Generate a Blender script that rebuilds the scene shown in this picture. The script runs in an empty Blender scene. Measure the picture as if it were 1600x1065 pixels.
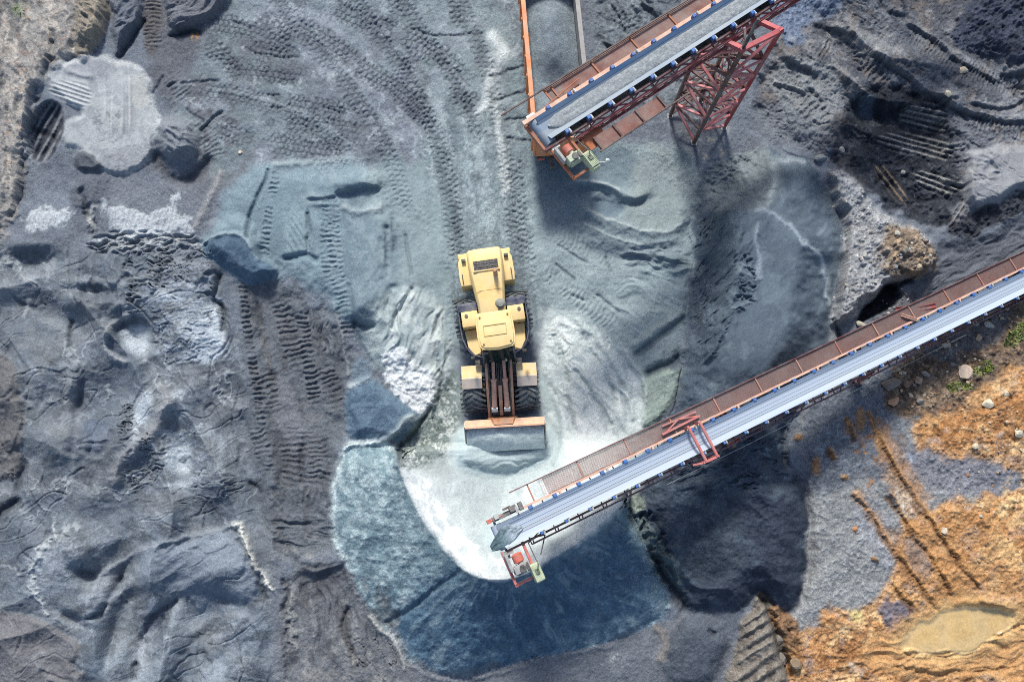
import bpy, bmesh, math, random
import numpy as np
from mathutils import Matrix, Vector
rnd = random.Random(7)
scene = bpy.context.scene
COL = scene.collection
K = np.array([1.10, 1.07, 1.085], np.float32)      # picture value of a white, level surface in this light

# ------------------------------------------------------------------ camera
F = 1100.0; TH = math.radians(12.0); DIST = 31.4
CAM = np.array([0.0, -DIST*math.sin(TH), DIST*math.cos(TH)])
ct, st = math.cos(TH), math.sin(TH)
def P(px, py, h=0.0):
    """the place at height h that the photograph shows at (px, py)"""
    x = (px-800.0)/F; y = -(py-532.5)/F
    d = np.array([x, y*ct+st, y*st-ct])
    t = (h-CAM[2])/d[2]
    return Vector(CAM+t*d)
def project(x, y, z):
    dx, dy, dz = x-CAM[0], y-CAM[1], z-CAM[2]
    dep = dy*st-dz*ct
    return 800.0+F*dx/dep, 532.5-F*(dy*ct+dz*st)/dep
cd = bpy.data.cameras.new("camera"); cam = bpy.data.objects.new("camera", cd); COL.objects.link(cam)
cam.location = CAM; cam.rotation_euler = (TH, 0, 0)
cd.sensor_width = 36.0; cd.lens = 36.0*F/1600.0; cd.clip_end = 2000.0; cd.clip_start = 0.5
scene.camera = cam

# ------------------------------------------------------------------ light
SUN_EL, SUN_AZ = math.radians(40.0), math.radians(-9.0)     # azimuth from +Y towards +X
sv = Vector((math.sin(SUN_AZ)*math.cos(SUN_EL), math.cos(SUN_AZ)*math.cos(SUN_EL), math.sin(SUN_EL)))
sl = bpy.data.lights.new("sun", 'SUN'); sl.energy = 1.5; sl.angle = math.radians(10.0); sl.color = (1.0, .965, .90)
so = bpy.data.objects.new("sun", sl); COL.objects.link(so)
so.rotation_euler = sv.to_track_quat('Z', 'Y').to_euler()
world = bpy.data.worlds.new("World"); scene.world = world; world.use_nodes = True
nt = world.node_tree; bg = nt.nodes["Background"]
sky = nt.nodes.new("ShaderNodeTexSky"); sky.sky_type = 'NISHITA'; sky.sun_disc = False
sky.sun_elevation = SUN_EL; sky.sun_rotation = SUN_AZ; sky.air_density = 1.0; sky.dust_density = 2.0
nt.links.new(sky.outputs[0], bg.inputs[0]); bg.inputs[1].default_value = 0.055
vs = scene.view_settings; vs.view_transform = 'Standard'; vs.look = 'None'; vs.gamma = 1.0; vs.use_curve_mapping = False
vs.exposure = 1.54
scene.cycles.filter_width = 0.95; scene.cycles.use_denoising = False

# ------------------------------------------------------------------ colour and materials
def lin(c):
    c = np.asarray(c, dtype=np.float32)/255.0
    return np.where(c <= .04045, c/12.92, ((c+.055)/1.055)**2.4)
def alb(c):
    return np.clip(lin(c)/K, 0.004, .88)
def rgba(c):
    a = alb(c); return (float(a[0]), float(a[1]), float(a[2]), 1.0)
MATS = {}
def paint(name, col, col2=None, amt=.45, scale=3.0, rough=.6, metal=0.0, bump=.15, bscale=40.0, stretch=(1, 1, 1), dust=.32, dustcol=(168, 166, 160)):
    """painted or dusty metal: two tones broken up by noise, with a fine bump"""
    if name in MATS: return MATS[name]
    m = bpy.data.materials.new(name); m.use_nodes = True; t = m.node_tree; b = t.nodes["Principled BSDF"]
    tc = t.nodes.new("ShaderNodeTexCoord"); mp = t.nodes.new("ShaderNodeMapping"); mp.inputs['Scale'].default_value = stretch
    t.links.new(tc.outputs['Object'], mp.inputs[0])
    n = t.nodes.new("ShaderNodeTexNoise"); n.inputs['Scale'].default_value = scale; n.inputs['Detail'].default_value = 8; n.inputs['Roughness'].default_value = .7
    t.links.new(mp.outputs[0], n.inputs['Vector'])
    r = t.nodes.new("ShaderNodeValToRGB"); r.color_ramp.elements[0].position = .62-amt*.45; r.color_ramp.elements[1].position = .72
    t.links.new(n.outputs['Fac'], r.inputs[0])
    mx = t.nodes.new("ShaderNodeMix"); mx.data_type = 'RGBA'
    mx.inputs[6].default_value = rgba(col); mx.inputs[7].default_value = rgba(col2 if col2 else [c*.8 for c in col])
    t.links.new(r.outputs[0], mx.inputs[0])
    n3 = t.nodes.new("ShaderNodeTexNoise"); n3.inputs['Scale'].default_value = scale*.45; n3.inputs['Detail'].default_value = 10; n3.inputs['Roughness'].default_value = .75
    t.links.new(mp.outputs[0], n3.inputs['Vector'])
    m3 = t.nodes.new("ShaderNodeMapRange"); m3.inputs[1].default_value = .40; m3.inputs[2].default_value = .68; m3.inputs[3].default_value = 0; m3.inputs[4].default_value = dust*1.6
    t.links.new(n3.outputs['Fac'], m3.inputs[0])
    mx2 = t.nodes.new("ShaderNodeMix"); mx2.data_type = 'RGBA'; mx2.inputs[7].default_value = rgba(dustcol)
    t.links.new(m3.outputs[0], mx2.inputs[0]); t.links.new(mx.outputs[2], mx2.inputs[6]); t.links.new(mx2.outputs[2], b.inputs['Base Color'])
    n2 = t.nodes.new("ShaderNodeTexNoise"); n2.inputs['Scale'].default_value = bscale; n2.inputs['Detail'].default_value = 4
    t.links.new(mp.outputs[0], n2.inputs['Vector'])
    bp = t.nodes.new("ShaderNodeBump"); bp.inputs['Strength'].default_value = bump; bp.inputs['Distance'].default_value = .02
    t.links.new(n2.outputs['Fac'], bp.inputs['Height']); t.links.new(bp.outputs[0], b.inputs['Normal'])
    b.inputs['Roughness'].default_value = rough; b.inputs['Metallic'].default_value = metal
    b.inputs['Specular IOR Level'].default_value = .3
    MATS[name] = m
    return m
def sand_mat(name, bump=.6):
    """loose ground: the colour it has at each place, grained by noise"""
    if name in MATS: return MATS[name]
    m = bpy.data.materials.new(name); m.use_nodes = True; t = m.node_tree; b = t.nodes["Principled BSDF"]
    at = t.nodes.new("ShaderNodeAttribute"); at.attribute_name = "albedo"
    tc = t.nodes.new("ShaderNodeTexCoord")
    n = t.nodes.new("ShaderNodeTexNoise"); n.inputs['Scale'].default_value = 13.0; n.inputs['Detail'].default_value = 10; n.inputs['Roughness'].default_value = .8
    t.links.new(tc.outputs['Object'], n.inputs['Vector'])
    mr = t.nodes.new("ShaderNodeMapRange"); mr.inputs[1].default_value = .34; mr.inputs[2].default_value = .66; mr.inputs[3].default_value = .62; mr.inputs[4].default_value = 1.38
    t.links.new(n.outputs['Fac'], mr.inputs[0])
    mx = t.nodes.new("ShaderNodeMix"); mx.data_type = 'RGBA'; mx.blend_type = 'MULTIPLY'; mx.inputs[0].default_value = 1.0
    t.links.new(at.outputs['Alpha'], mx.inputs[0]); t.links.new(at.outputs['Color'], mx.inputs[6]); t.links.new(mr.outputs[0], mx.inputs[7])
    t.links.new(mx.outputs[2], b.inputs['Base Color'])
    bp = t.nodes.new("ShaderNodeBump"); bp.inputs['Distance'].default_value = .09
    mb_ = t.nodes.new("ShaderNodeMath"); mb_.operation = 'MULTIPLY'; mb_.inputs[1].default_value = bump; t.links.new(at.outputs['Alpha'], mb_.inputs[0]); t.links.new(mb_.outputs[0], bp.inputs['Strength'])
    t.links.new(n.outputs['Fac'], bp.inputs['Height']); t.links.new(bp.outputs[0], b.inputs['Normal'])
    b.inputs['Roughness'].default_value = .95; b.inputs['Specular IOR Level'].default_value = .15
    MATS[name] = m
    return m

# ------------------------------------------------------------------ mesh building
class MB:
    def __init__(self): self.v = []; self.f = []
    def raw(self, vs, fs, M=None):
        o = len(self.v)
        for p in vs:
            p = Vector(p); self.v.append(M @ p if M is not None else p)
        self.f += [tuple(o+i for i in f) for f in fs]
        return self
    def box(self, c, s, M=None, taper=1.0):
        x, y, z = s[0]/2, s[1]/2, s[2]/2; k = taper
        vs = [(c[0]-x, c[1]-y, c[2]-z), (c[0]+x, c[1]-y, c[2]-z), (c[0]+x, c[1]+y, c[2]-z), (c[0]-x, c[1]+y, c[2]-z),
              (c[0]-x*k, c[1]-y*k, c[2]+z), (c[0]+x*k, c[1]-y*k, c[2]+z), (c[0]+x*k, c[1]+y*k, c[2]+z), (c[0]-x*k, c[1]+y*k, c[2]+z)]
        return self.raw(vs, [(3, 2, 1, 0), (4, 5, 6, 7), (0, 1, 5, 4), (1, 2, 6, 5), (2, 3, 7, 6), (3, 0, 4, 7)], M)
    def bar(self, p, q, w, h, M=None, up=(0, 0, 1)):
        """a rectangular bar from p to q"""
        p, q = Vector(p), Vector(q); d = q-p; L = d.length; d.normalize()
        s = d.cross(Vector(up))
        if s.length < 1e-4: s = d.cross(Vector((1, 0, 0)))
        s.normalize(); u = s.cross(d)
        vs = []
        for e in (p, q):
            for a, b in ((-1, -1), (1, -1), (1, 1), (-1, 1)): vs.append(e+s*(a*w/2)+u*(b*h/2))
        return self.raw(vs, [(0, 1, 2, 3), (7, 6, 5, 4), (0, 4, 5, 1), (1, 5, 6, 2), (2, 6, 7, 3), (3, 7, 4, 0)], M)
    def tube(self, p, q, r, n=8, M=None, r2=None):
        p, q = Vector(p), Vector(q); d = (q-p).normalized(); r2 = r if r2 is None else r2
        s = d.orthogonal().normalized(); u = d.cross(s)
        vs = []
        for e, rr in ((p, r), (q, r2)):
            for i in range(n):
                a = 2*math.pi*i/n; vs.append(e+s*(rr*math.cos(a))+u*(rr*math.sin(a)))
        fs = [(i, (i+1) % n, n+(i+1) % n, n+i) for i in range(n)]+[tuple(range(n-1, -1, -1)), tuple(range(n, 2*n))]
        return self.raw(vs, fs, M)
    def path(self, pts, r, n=6, M=None):
        for a, b in zip(pts[:-1], pts[1:]): self.tube(a, b, r, n, M)
        return self
    def lathe(self, prof, c, axis='x', n=24, M=None):
        """prof: (offset along the axis, radius)"""
        vs = []
        for a, r in prof:
            for i in range(n):
                t = 2*math.pi*i/n; x, y = r*math.cos(t), r*math.sin(t)
                vs.append({'x': (c[0]+a, c[1]+x, c[2]+y), 'y': (c[0]+x, c[1]+a, c[2]+y), 'z': (c[0]+x, c[1]+y, c[2]+a)}[axis])
        fs = []
        for k in range(len(prof)-1):
            for i in range(n): fs.append((k*n+i, k*n+(i+1) % n, (k+1)*n+(i+1) % n, (k+1)*n+i))
        fs += [tuple(range(n)), tuple(range(len(prof)*n-1, (len(prof)-1)*n-1, -1))]
        return self.raw(vs, fs, M)
    def prism(self, prof, x0, x1, M=None):
        """prof: closed outline (y, z), extruded from x0 to x1"""
        n = len(prof); vs = [(x0, a, b) for a, b in prof]+[(x1, a, b) for a, b in prof]
        fs = [(i, (i+1) % n, n+(i+1) % n, n+i) for i in range(n)]+[tuple(range(n-1, -1, -1)), tuple(range(n, 2*n))]
        return self.raw(vs, fs, M)
    def slab(self, outline, z0, z1, M=None, inset=0.0):
        """outline: closed (x, y), from z0 to z1; the top drawn in by inset"""
        n = len(outline); cx = sum(p[0] for p in outline)/n; cy = sum(p[1] for p in outline)/n
        k = 1-inset
        vs = [(a, b, z0) for a, b in outline]+[(cx+(a-cx)*k, cy+(b-cy)*k, z1) for a, b in outline]
        fs = [(i, (i+1) % n, n+(i+1) % n, n+i) for i in range(n)]+[tuple(range(n-1, -1, -1)), tuple(range(n, 2*n))]
        return self.raw(vs, fs, M)
def tag(o, label, cat, group=None, kind=None):
    if label: o["label"] = label
    if cat: o["category"] = cat
    if group: o["group"] = group
    if kind: o["kind"] = kind
    return o
def obj(name, mb, mat, parent=None, bevel=0.0, smooth=False, seg=2):
    me = bpy.data.meshes.new(name); me.from_pydata([tuple(p) for p in mb.v], [], mb.f)
    bm = bmesh.new(); bm.from_mesh(me); bmesh.ops.recalc_face_normals(bm, faces=bm.faces)
    if bevel: bmesh.ops.bevel(bm, geom=[e for e in bm.edges if len(e.link_faces) == 2 and e.calc_face_angle(0) > .5], offset=bevel, segments=seg, profile=.6, affect='EDGES', clamp_overlap=True)
    bm.to_mesh(me); bm.free()
    if smooth:
        me.polygons.foreach_set('use_smooth', [True]*len(me.polygons)); me.update()
        try: me.set_sharp_from_angle(angle=math.radians(35))
        except Exception: pass
    me.materials.append(mat)
    o = bpy.data.objects.new(name, me); COL.objects.link(o)
    if parent is not None: o.parent = parent
    return o
def each(name, mbs, mat, parent, bevel=0.0):
    for q in mbs: obj(name, q, mat, parent, bevel)
def thing(name, label, cat, M=None, group=None):
    o = bpy.data.objects.new(name, None); COL.objects.link(o); o.empty_display_size = .3
    if M is not None: o.matrix_world = M
    return tag(o, label, cat, group)

# ------------------------------------------------------------------ ground: a height and a colour for every place of the quarry floor
STEP = 1.0
X0, Y0, X1, Y1 = -260.0, -220.0, 1860.0, 1285.0
NX, NY = int((X1-X0)/STEP)+1, int((Y1-Y0)/STEP)+1
GX = (X0+STEP*np.arange(NX)).astype(np.float32); GY = (Y0+STEP*np.arange(NY)).astype(np.float32)
XX, YY = np.meshgrid(GX, GY)
H = np.zeros((NY, NX), np.float32)          # metres
C = np.zeros((NY, NX, 3), np.float32)       # base colour
RG = np.full((NY, NX), .022, np.float32)    # how rough
GR = np.zeros((NY, NX), np.float32)         # how stony
GN = np.ones((NY, NX), np.float32)         # how grainy
LB = np.zeros((NY, NX), np.int8)            # which piece of ground
_tab = {}
def vn(u, v, seed):
    T = _tab.get(seed)
    if T is None: T = _tab[seed] = np.random.default_rng(seed).random((256, 256), dtype=np.float32)
    fu, fv = np.floor(u), np.floor(v)
    iu, iv = fu.astype(np.int32), fv.astype(np.int32)
    a, b = (u-fu), (v-fv); a = a*a*(3-2*a); b = b*b*(3-2*b)
    i0, i1, j0, j1 = iu & 255, (iu+1) & 255, iv & 255, (iv+1) & 255
    return (T[j0, i0]*(1-a)+T[j0, i1]*a)*(1-b)+(T[j1, i0]*(1-a)+T[j1, i1]*a)*b
def fbm(x, y, s, octv=3, seed=0, th=0.0, asp=1.0, gain=.5):
    """noise between about -1 and 1; features s long, asp times longer along the direction th (degrees, y down)"""
    c_, s_ = math.cos(math.radians(th)), math.sin(math.radians(th))
    u = ((x*c_+y*s_)/(s*asp)).astype(np.float32); v = ((-x*s_+y*c_)/s).astype(np.float32)
    o = 0; a = 1.0; t = 0
    for k in range(octv):
        o = o+a*(vn(u+17.3*k, v+9.1*k, seed*7+k)*2-1); t += a; a *= gain; u = u*2.03; v = v*2.03
    return o/t*1.5
def ridged(x, y, s, octv=3, seed=0, th=0.0, asp=1.0):
    return 1-np.abs(fbm(x, y, s, octv, seed, th, asp))*1.6
def sm(a, b, x):
    t = np.clip((x-a)/(b-a), 0, 1); return t*t*(3-2*t)
def chaikin(p, closed, it):
    p = [np.array(q, float) for q in p]
    for _ in range(it):
        o = []; n = len(p)
        if not closed: o.append(p[0])
        for i in range(n if closed else n-1):
            a, b = p[i], p[(i+1) % n]; o += [a*.75+b*.25, a*.25+b*.75]
        if not closed: o.append(p[-1])
        p = o
    return np.array(p, np.float32)
def window(p, m):
    p = np.asarray(p)
    i0 = max(0, int((p[:, 0].min()-m-X0)/STEP)); i1 = min(NX, int((p[:, 0].max()+m-X0)/STEP)+2)
    j0 = max(0, int((p[:, 1].min()-m-Y0)/STEP)); j1 = min(NY, int((p[:, 1].max()+m-Y0)/STEP)+2)
    return (slice(j0, j1), slice(i0, i1))
def upsample(a, ny, nx, k):
    jj = np.minimum(np.arange(ny)/k, a.shape[0]-1.001); ii = np.minimum(np.arange(nx)/k, a.shape[1]-1.001)
    j = jj.astype(int); i = ii.astype(int); fj = (jj-j)[:, None].astype(np.float32); fi = (ii-i)[None, :].astype(np.float32)
    r = a[j]*(1-fj)+a[j+1]*fj
    return r[:, i]*(1-fi)+r[:, i+1]*fi
def _sd(p, x, y):
    d = np.full(x.shape, 1e9, np.float32); ins = np.zeros(x.shape, bool); n = len(p)
    for k in range(n):
        ax, ay = p[k]; bx, by = p[(k+1) % n]; ex, ey = bx-ax, by-ay
        t = np.clip(((x-ax)*ex+(y-ay)*ey)/(ex*ex+ey*ey+1e-9), 0, 1)
        d = np.minimum(d, (x-ax-t*ex)**2+(y-ay-t*ey)**2)
        cr = ((ay > y) != (by > y))
        ins ^= cr & (x < ex*(y-ay)/(ey if abs(ey) > 1e-9 else 1e-9)+ax)
    d = np.sqrt(d)
    return np.where(ins, -d, d)
def polysd(poly, m=40, smooth=2):
    p = chaikin(poly, True, smooth); w = window(p, m); x, y = XX[w], YY[w]
    if x.size > 60000:
        xs, ys = XX[w[0].start:w[0].stop+4:4, w[1].start:w[1].stop+4:4], YY[w[0].start:w[0].stop+4:4, w[1].start:w[1].stop+4:4]
        if min(xs.shape) > 2:
            return w, upsample(_sd(p, xs, ys), x.shape[0], x.shape[1], 4)
    return w, _sd(p, x, y)
def linesd(line, m, smooth=2):
    """distance, length along and side for an open line"""
    p = chaikin(line, False, smooth); w = window(p, m); x, y = XX[w], YY[w]
    d = np.full(x.shape, 1e9, np.float32); s = np.zeros_like(d); g = np.zeros_like(d); L = 0.0
    tot = float(sum(np.hypot(*(p[k+1]-p[k])) for k in range(len(p)-1)))
    for k in range(len(p)-1):
        ax, ay = p[k]; ex, ey = p[k+1]-p[k]; l = math.hypot(ex, ey)+1e-9
        t = np.clip(((x-ax)*ex+(y-ay)*ey)/(l*l), 0, 1)
        q = (x-ax-t*ex)**2+(y-ay-t*ey)**2
        m_ = q < d
        d = np.where(m_, q, d); s = np.where(m_, L+t*l, s); g = np.where(m_, np.sign(ex*(y-ay)-ey*(x-ax)), g)
        L += l
    return w, np.sqrt(d), s, g, tot
_seed = [100]
def ns():
    _seed[0] += 1; return _seed[0]
def region(poly, col=None, soft=9, wob=7, a=1.0, h=0.0, hw=20, var=.05, rough=None, stony=None, label=None, ws=22, smooth=2, level=None):
    w, sd = polysd(poly, max(40, soft+wob*2, hw*.6), smooth); x, y = XX[w], YY[w]; s = ns()
    sd = sd+wob*fbm(x, y, ws, 3, s) if wob else sd
    m = sm(soft*.5, -soft*.5, sd)
    if col is not None:
        c = alb(col)[None, None, :]*(1+var*fbm(x, y, 26, 4, s+1, gain=.6))[..., None]
        C[w] = C[w]+(c-C[w])*(m*a)[..., None]
    if h: H[w] += h*sm(hw*.25, -hw*.75, sd)
    if level is not None: k = sm(hw*.25, -hw*.75, sd); H[w] = H[w]*(1-k)+level*k
    if rough is not None: RG[w] = RG[w]*(1-m)+rough*m
    if stony is not None: GR[w] = GR[w]*(1-m)+stony*m
    if label is not None: LB[w][sd < 0] = label
    return w, sd, m
def mottle(poly, col, s, thr=.1, soft=.35, a=.8, th=0, asp=1.0, octv=4, psoft=25, h=0.0):
    """blotches of another colour inside an outline"""
    w, sd = polysd(poly, 30, 1); x, y = XX[w], YY[w]
    n = fbm(x+6*fbm(x, y, s*.7, 2, ns()), y+6*fbm(x, y, s*.7, 2, ns()), s, octv, ns(), th, asp, .6)
    m = sm(thr-soft/2, thr+soft/2, n)*sm(psoft*.3, -psoft*.7, sd)*a
    C[w] += (alb(col)[None, None, :]-C[w])*m[..., None]
    if h: H[w] += h*m
def ridge(line, h, wd, col=None, a=.8, wob=3, ws=14, side=0.0, cw=None, brk=0.0):
    """a raised (h > 0) or cut (h < 0) line; side shifts its steep flank to one side"""
    w, d, s, g, tot = linesd(line, wd*3+12); x, y = XX[w], YY[w]
    sg = d*g+wob*fbm(x, y, ws*1.7, 4, ns(), gain=.6)
    sg = np.where(sg > 0, sg*(1+side), sg*(1-side))
    fade = sm(0, wd*1.5, s)*sm(tot, tot-wd*1.5, s)
    m = np.exp(-(sg/wd)**2)*(fade*.85+.15)*np.where(d > wd*3, 0, 1)
    if brk: m = m*sm(-.5, .3, fbm(x, y, 14, 2, ns())+(1-brk))
    H[w] += h*m
    if col is not None:
        k = np.exp(-(sg/(cw or wd))**2)*a*fade
        C[w] += (alb(col)[None, None, :]-C[w])*k[..., None]
def hump(x0, y0, rx, ry, h, rot=0.0, col=None, a=.6, n=2.0, wob=.15):
    R = max(rx, ry)*2.2; w = window(np.array([[x0-R, y0-R], [x0+R, y0+R]]), 0); x, y = XX[w], YY[w]
    c_, s_ = math.cos(math.radians(rot)), math.sin(math.radians(rot))
    u = ((x-x0)*c_+(y-y0)*s_)/rx; v = (-(x-x0)*s_+(y-y0)*c_)/ry
    r = np.sqrt(u*u+v*v)*(1+wob*fbm(x, y, R*.35, 3, ns()))
    m = np.exp(-r**n)
    H[w] += h*m
    if col is not None: C[w] += (alb(col)[None, None, :]-C[w])*(sm(1.3, .6, r)*a)[..., None]
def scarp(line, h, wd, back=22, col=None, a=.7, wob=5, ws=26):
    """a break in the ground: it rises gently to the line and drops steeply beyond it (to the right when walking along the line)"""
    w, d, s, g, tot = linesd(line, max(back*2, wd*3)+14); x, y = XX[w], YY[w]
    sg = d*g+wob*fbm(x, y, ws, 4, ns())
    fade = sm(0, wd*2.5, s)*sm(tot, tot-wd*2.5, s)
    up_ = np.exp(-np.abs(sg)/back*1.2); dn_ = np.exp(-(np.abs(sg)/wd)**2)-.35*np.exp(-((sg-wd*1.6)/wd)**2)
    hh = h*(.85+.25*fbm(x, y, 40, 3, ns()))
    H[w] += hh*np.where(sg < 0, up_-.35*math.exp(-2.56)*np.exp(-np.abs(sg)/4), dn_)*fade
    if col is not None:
        k = np.exp(-((sg-wd*.8)/wd)**2)*a*fade  # shade of the steep drop painted into the colour
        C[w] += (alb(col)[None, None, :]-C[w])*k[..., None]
def veins(poly, s, wd, col, a=.8, h=.03, th=0, asp=1.0, thr=0.0):
    """thin crusted lines where the slurry dried"""
    w, sd = polysd(poly, 20, 1); x, y = XX[w], YY[w]
    n = fbm(x+s*.4*fbm(x, y, s*.5, 3, ns()), y+s*.4*fbm(x, y, s*.5, 3, ns()), s, 3, ns(), th, asp)
    m = np.exp(-(n/wd)**2)*sm(5, -20, sd)*sm(thr-.2, thr+.3, fbm(x, y, s*1.3, 3, ns()))
    C[w] += (alb(col)[None, None, :]-C[w])*(m*a)[..., None]; H[w] += h*m
def ribs(line, wd, per, amp, kind='bar', col=None, a=.45, patch=.5, sink=.02, jit=.35):
    """the print of a crawler (bar) or of a tyre (hex, chev) along a line"""
    w, d, s, g, tot = linesd(line, wd*.5+8); x, y = XX[w], YY[w]
    t = d*g/(wd*.5); s2 = s+per*jit*fbm(x, y, 20, 3, ns())+1.2*fbm(x, y, 5, 2, ns())
    t = t+.14*fbm(x, y, 12, 3, ns())
    env = sm(1.12, .7, np.abs(t)+.15*fbm(x, y, 9, 2, ns()))*sm(-2, wd*.9, s)*sm(tot+2, tot-wd*.9, s)
    if patch: env = env*sm(-.8, .2, fbm(x, y, 26, 4, ns())+(.55-patch))
    if kind == 'hex':
        nc = max(2, round(wd/(per*1.05))); q = (t*.5+.5)*nc; ci = np.floor(q); fr = q-ci-.5
        ph = s2/per+.5*(ci % 2)+1.1*fr*fr
        e1 = np.abs(ph-np.floor(ph)-.5)*per; e2 = (.5-np.abs(fr))*per*1.05
        gv = np.maximum(np.exp(-(e1/1.5)**2), .75*np.exp(-(e2/1.3)**2))
        pt = .35-1.3*gv
    elif kind == 'chev':
        ph = s2/per+.45*np.abs(t); e1 = np.abs(ph-np.floor(ph)-.5)*per; gv = np.exp(-(e1/1.8)**2); pt = .35-1.2*gv
    else:
        ph = s2/per+.06*np.sin(t*2.5); fr = ph-np.floor(ph)
        pt = 1-2*np.abs(fr-.5)*2; pt = np.sign(pt)*np.abs(pt)**.6; gv = sm(.1, -.8, pt)
        amp = amp*(.7+.6*vn(np.floor(ph), np.zeros_like(ph)+ns(), 31))
    H[w] += env*(amp*pt-sink)
    if col is not None: C[w] += (alb(col)[None, None, :]-C[w])*(env*a*(.25+.75*gv))[..., None]
def stripes(poly, th, per, amp, col=None, a=.5, soft=10, jit=.4, sharp=1.0, bend=0.0):
    """parallel scrape marks running along th"""
    w, sd = polysd(poly, 14, 1); x, y = XX[w], YY[w]
    c_, s_ = math.cos(math.radians(th)), math.sin(math.radians(th))
    v = -(x-x.mean())*s_+(y-y.mean())*c_; u = (x-x.mean())*c_+(y-y.mean())*s_
    v = v+per*jit*fbm(x, y, per*3, 3, ns(), th, 4.0)+bend*(u/60.0)**2
    pt = np.cos(2*np.pi*v/per); pt = np.sign(pt)*np.abs(pt)**(1/sharp)
    m = sm(soft*.3, -soft*.7, sd)*sm(-1.0, -.2, fbm(x, y, 30, 2, ns(), th, 3))
    H[w] += amp*pt*m
    if col is not None: C[w] += (alb(col)[None, None, :]-C[w])*(m*a*sm(0, 1, pt))[..., None]
def gash(poly, th, s, amp, asp=4.0, soft=15, dark=None, cut=.72):
    """narrow rills and tears running along th"""
    w, sd = polysd(poly, 20, 1); x, y = XX[w], YY[w]
    qx = x+s*.7*fbm(x, y, s*2.2, 3, ns()); qy = y+s*.7*fbm(x, y, s*2.2, 3, ns())
    n = ridged(qx, qy, s, 2, ns(), th, asp); m = sm(cut, .97, n)*sm(soft*.3, -soft*.7, sd)*sm(-.5, .2, fbm(x, y, s*3, 2, ns()))
    H[w] -= amp*m-.35*amp*sm(.3, cut, n)*sm(soft*.3, -soft*.7, sd)
    if dark is not None: C[w] += (alb(dark)[None, None, :]-C[w])*(.5*m)[..., None]
def wrinkle(poly, th, s, amp, asp=4.0, soft=15, seedless=None, octv=3):
    """folds and rills running along th"""
    w, sd = polysd(poly, 20, 1); x, y = XX[w], YY[w]
    qx = x+s*.6*fbm(x, y, s*2.5, 2, ns()); qy = y+s*.6*fbm(x, y, s*2.5, 2, ns())
    m = sm(soft*.3, -soft*.7, sd)
    H[w] += amp*(ridged(qx, qy, s, octv, ns(), th, asp)-.5)*m

def grain(poly, v, soft=24):
    w, sd = polysd(poly, 30, 1); m = sm(soft*.5, -soft*.5, sd+8*fbm(XX[w], YY[w], 20, 3, ns()))
    GN[w] = GN[w]*(1-m)+v*m

# ---- base: blue-grey crushed rock
C[:] = alb((116, 122, 133))[None, None, :]*(1+.10*fbm(XX, YY, 120, 4, 1, gain=.6)+.05*fbm(XX, YY, 14, 3, 2))[..., None]
H += .16*fbm(XX, YY, 150, 3, 3)+.05*fbm(XX, YY, 45, 2, 4)
BIG = [(-300, -260), (1900, -260), (1900, 1320), (-300, 1320)]
mottle(BIG, (98, 100, 108), 60, .25, .5, .45)
mottle(BIG, (134, 142, 152), 45, .3, .5, .4)

# ---- upper middle: the haul road, driven all over
region([(300, -230), (830, -230), (840, 60), (830, 200), (700, 260), (640, 330), (600, 260), (470, 246), (390, 262), (330, 300), (300, 240), (380, 200), (330, 60)], (120, 127, 136), 30, 14, .8)
region([(225, 0), (330, -30), (420, 60), (470, 110), (400, 190), (400, 260), (330, 300), (270, 290), (320, 230), (240, 120)], (100, 101, 107), 40, 18, .75)
region([(360, -20), (430, -20), (445, 50), (435, 75), (400, 50), (366, 20)], (128, 134, 143), 14, 6, .7)
region([(480, 20), (540, 20), (640, 120), (650, 160), (600, 190), (540, 120)], (138, 143, 153), 24, 10, .7)
region([(560, 150), (640, 120), (680, 210), (680, 300), (640, 320), (600, 250)], (132, 138, 150), 26, 12, .7)
region([(660, -30), (830, -30), (835, 180), (770, 240), (690, 230), (660, 100)], (136, 150, 155), 30, 12, .75)
region([(660, 180), (830, 170), (850, 300), (840, 420), (860, 520), (700, 540), (670, 420), (650, 300)], (132, 148, 153), 26, 10, .8)
region([(690, 235), (720, 235), (735, 330), (738, 440), (728, 560), (700, 560), (712, 430), (702, 320)], (112, 124, 130), 10, 5, .8)
region([(700, 230), (738, 236), (760, 330), (775, 390), (735, 395), (722, 300)], (164, 178, 184), 9, 4, .75)
region([(785, 240), (822, 250), (832, 380), (838, 520), (812, 520), (800, 380)], (116, 128, 134), 10, 5, .75)
for ln, wd in (([(761, 45), (772, 60), (785, 72), (788, 88), (772, 92), (764, 104)], 9), ([(768, 100), (770, 120), (760, 140), (768, 152)], 9), ([(776, 150), (780, 190), (783, 230), (788, 270), (790, 305)], 6.5), ([(735, 30), (745, 40)], 10), ([(770, 150), (740, 185)], 6)):
    ridge(ln, .02, wd, (200, 207, 209), .9, 5, 9)
ridge([(820, 330), (836, 356), (848, 386), (860, 425)], .03, 5, (188, 198, 199), .75, 4, 10)
RD = [(300, -60), (830, -60), (835, 220), (720, 330), (600, 300), (400, 260), (330, 300), (250, 160), (330, 60)]
mottle(RD, (152, 159, 170), 34, .15, .5, .55); mottle(RD, (92, 97, 105), 30, .2, .5, .5); mottle(RD, (176, 183, 190), 12, .5, .3, .6); mottle(RD, (128, 142, 148), 50, .1, .5, .5)
LN = [(650, 150), (830, 130), (850, 400), (850, 560), (690, 560), (680, 420), (640, 300)]
mottle(LN, (172, 184, 188), 10, .2, .5, .6, 80, 9, 4, 30); mottle(LN, (110, 122, 129), 11, .2, .5, .6, 80, 9, 4, 30)
mottle([(560, 270), (700, 280), (716, 560), (600, 560)], (172, 183, 186), 10, .3, .5, .55, 82, 8, 4, 30)
T = dict(kind='hex', col=(72, 77, 86), a=.75)
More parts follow.
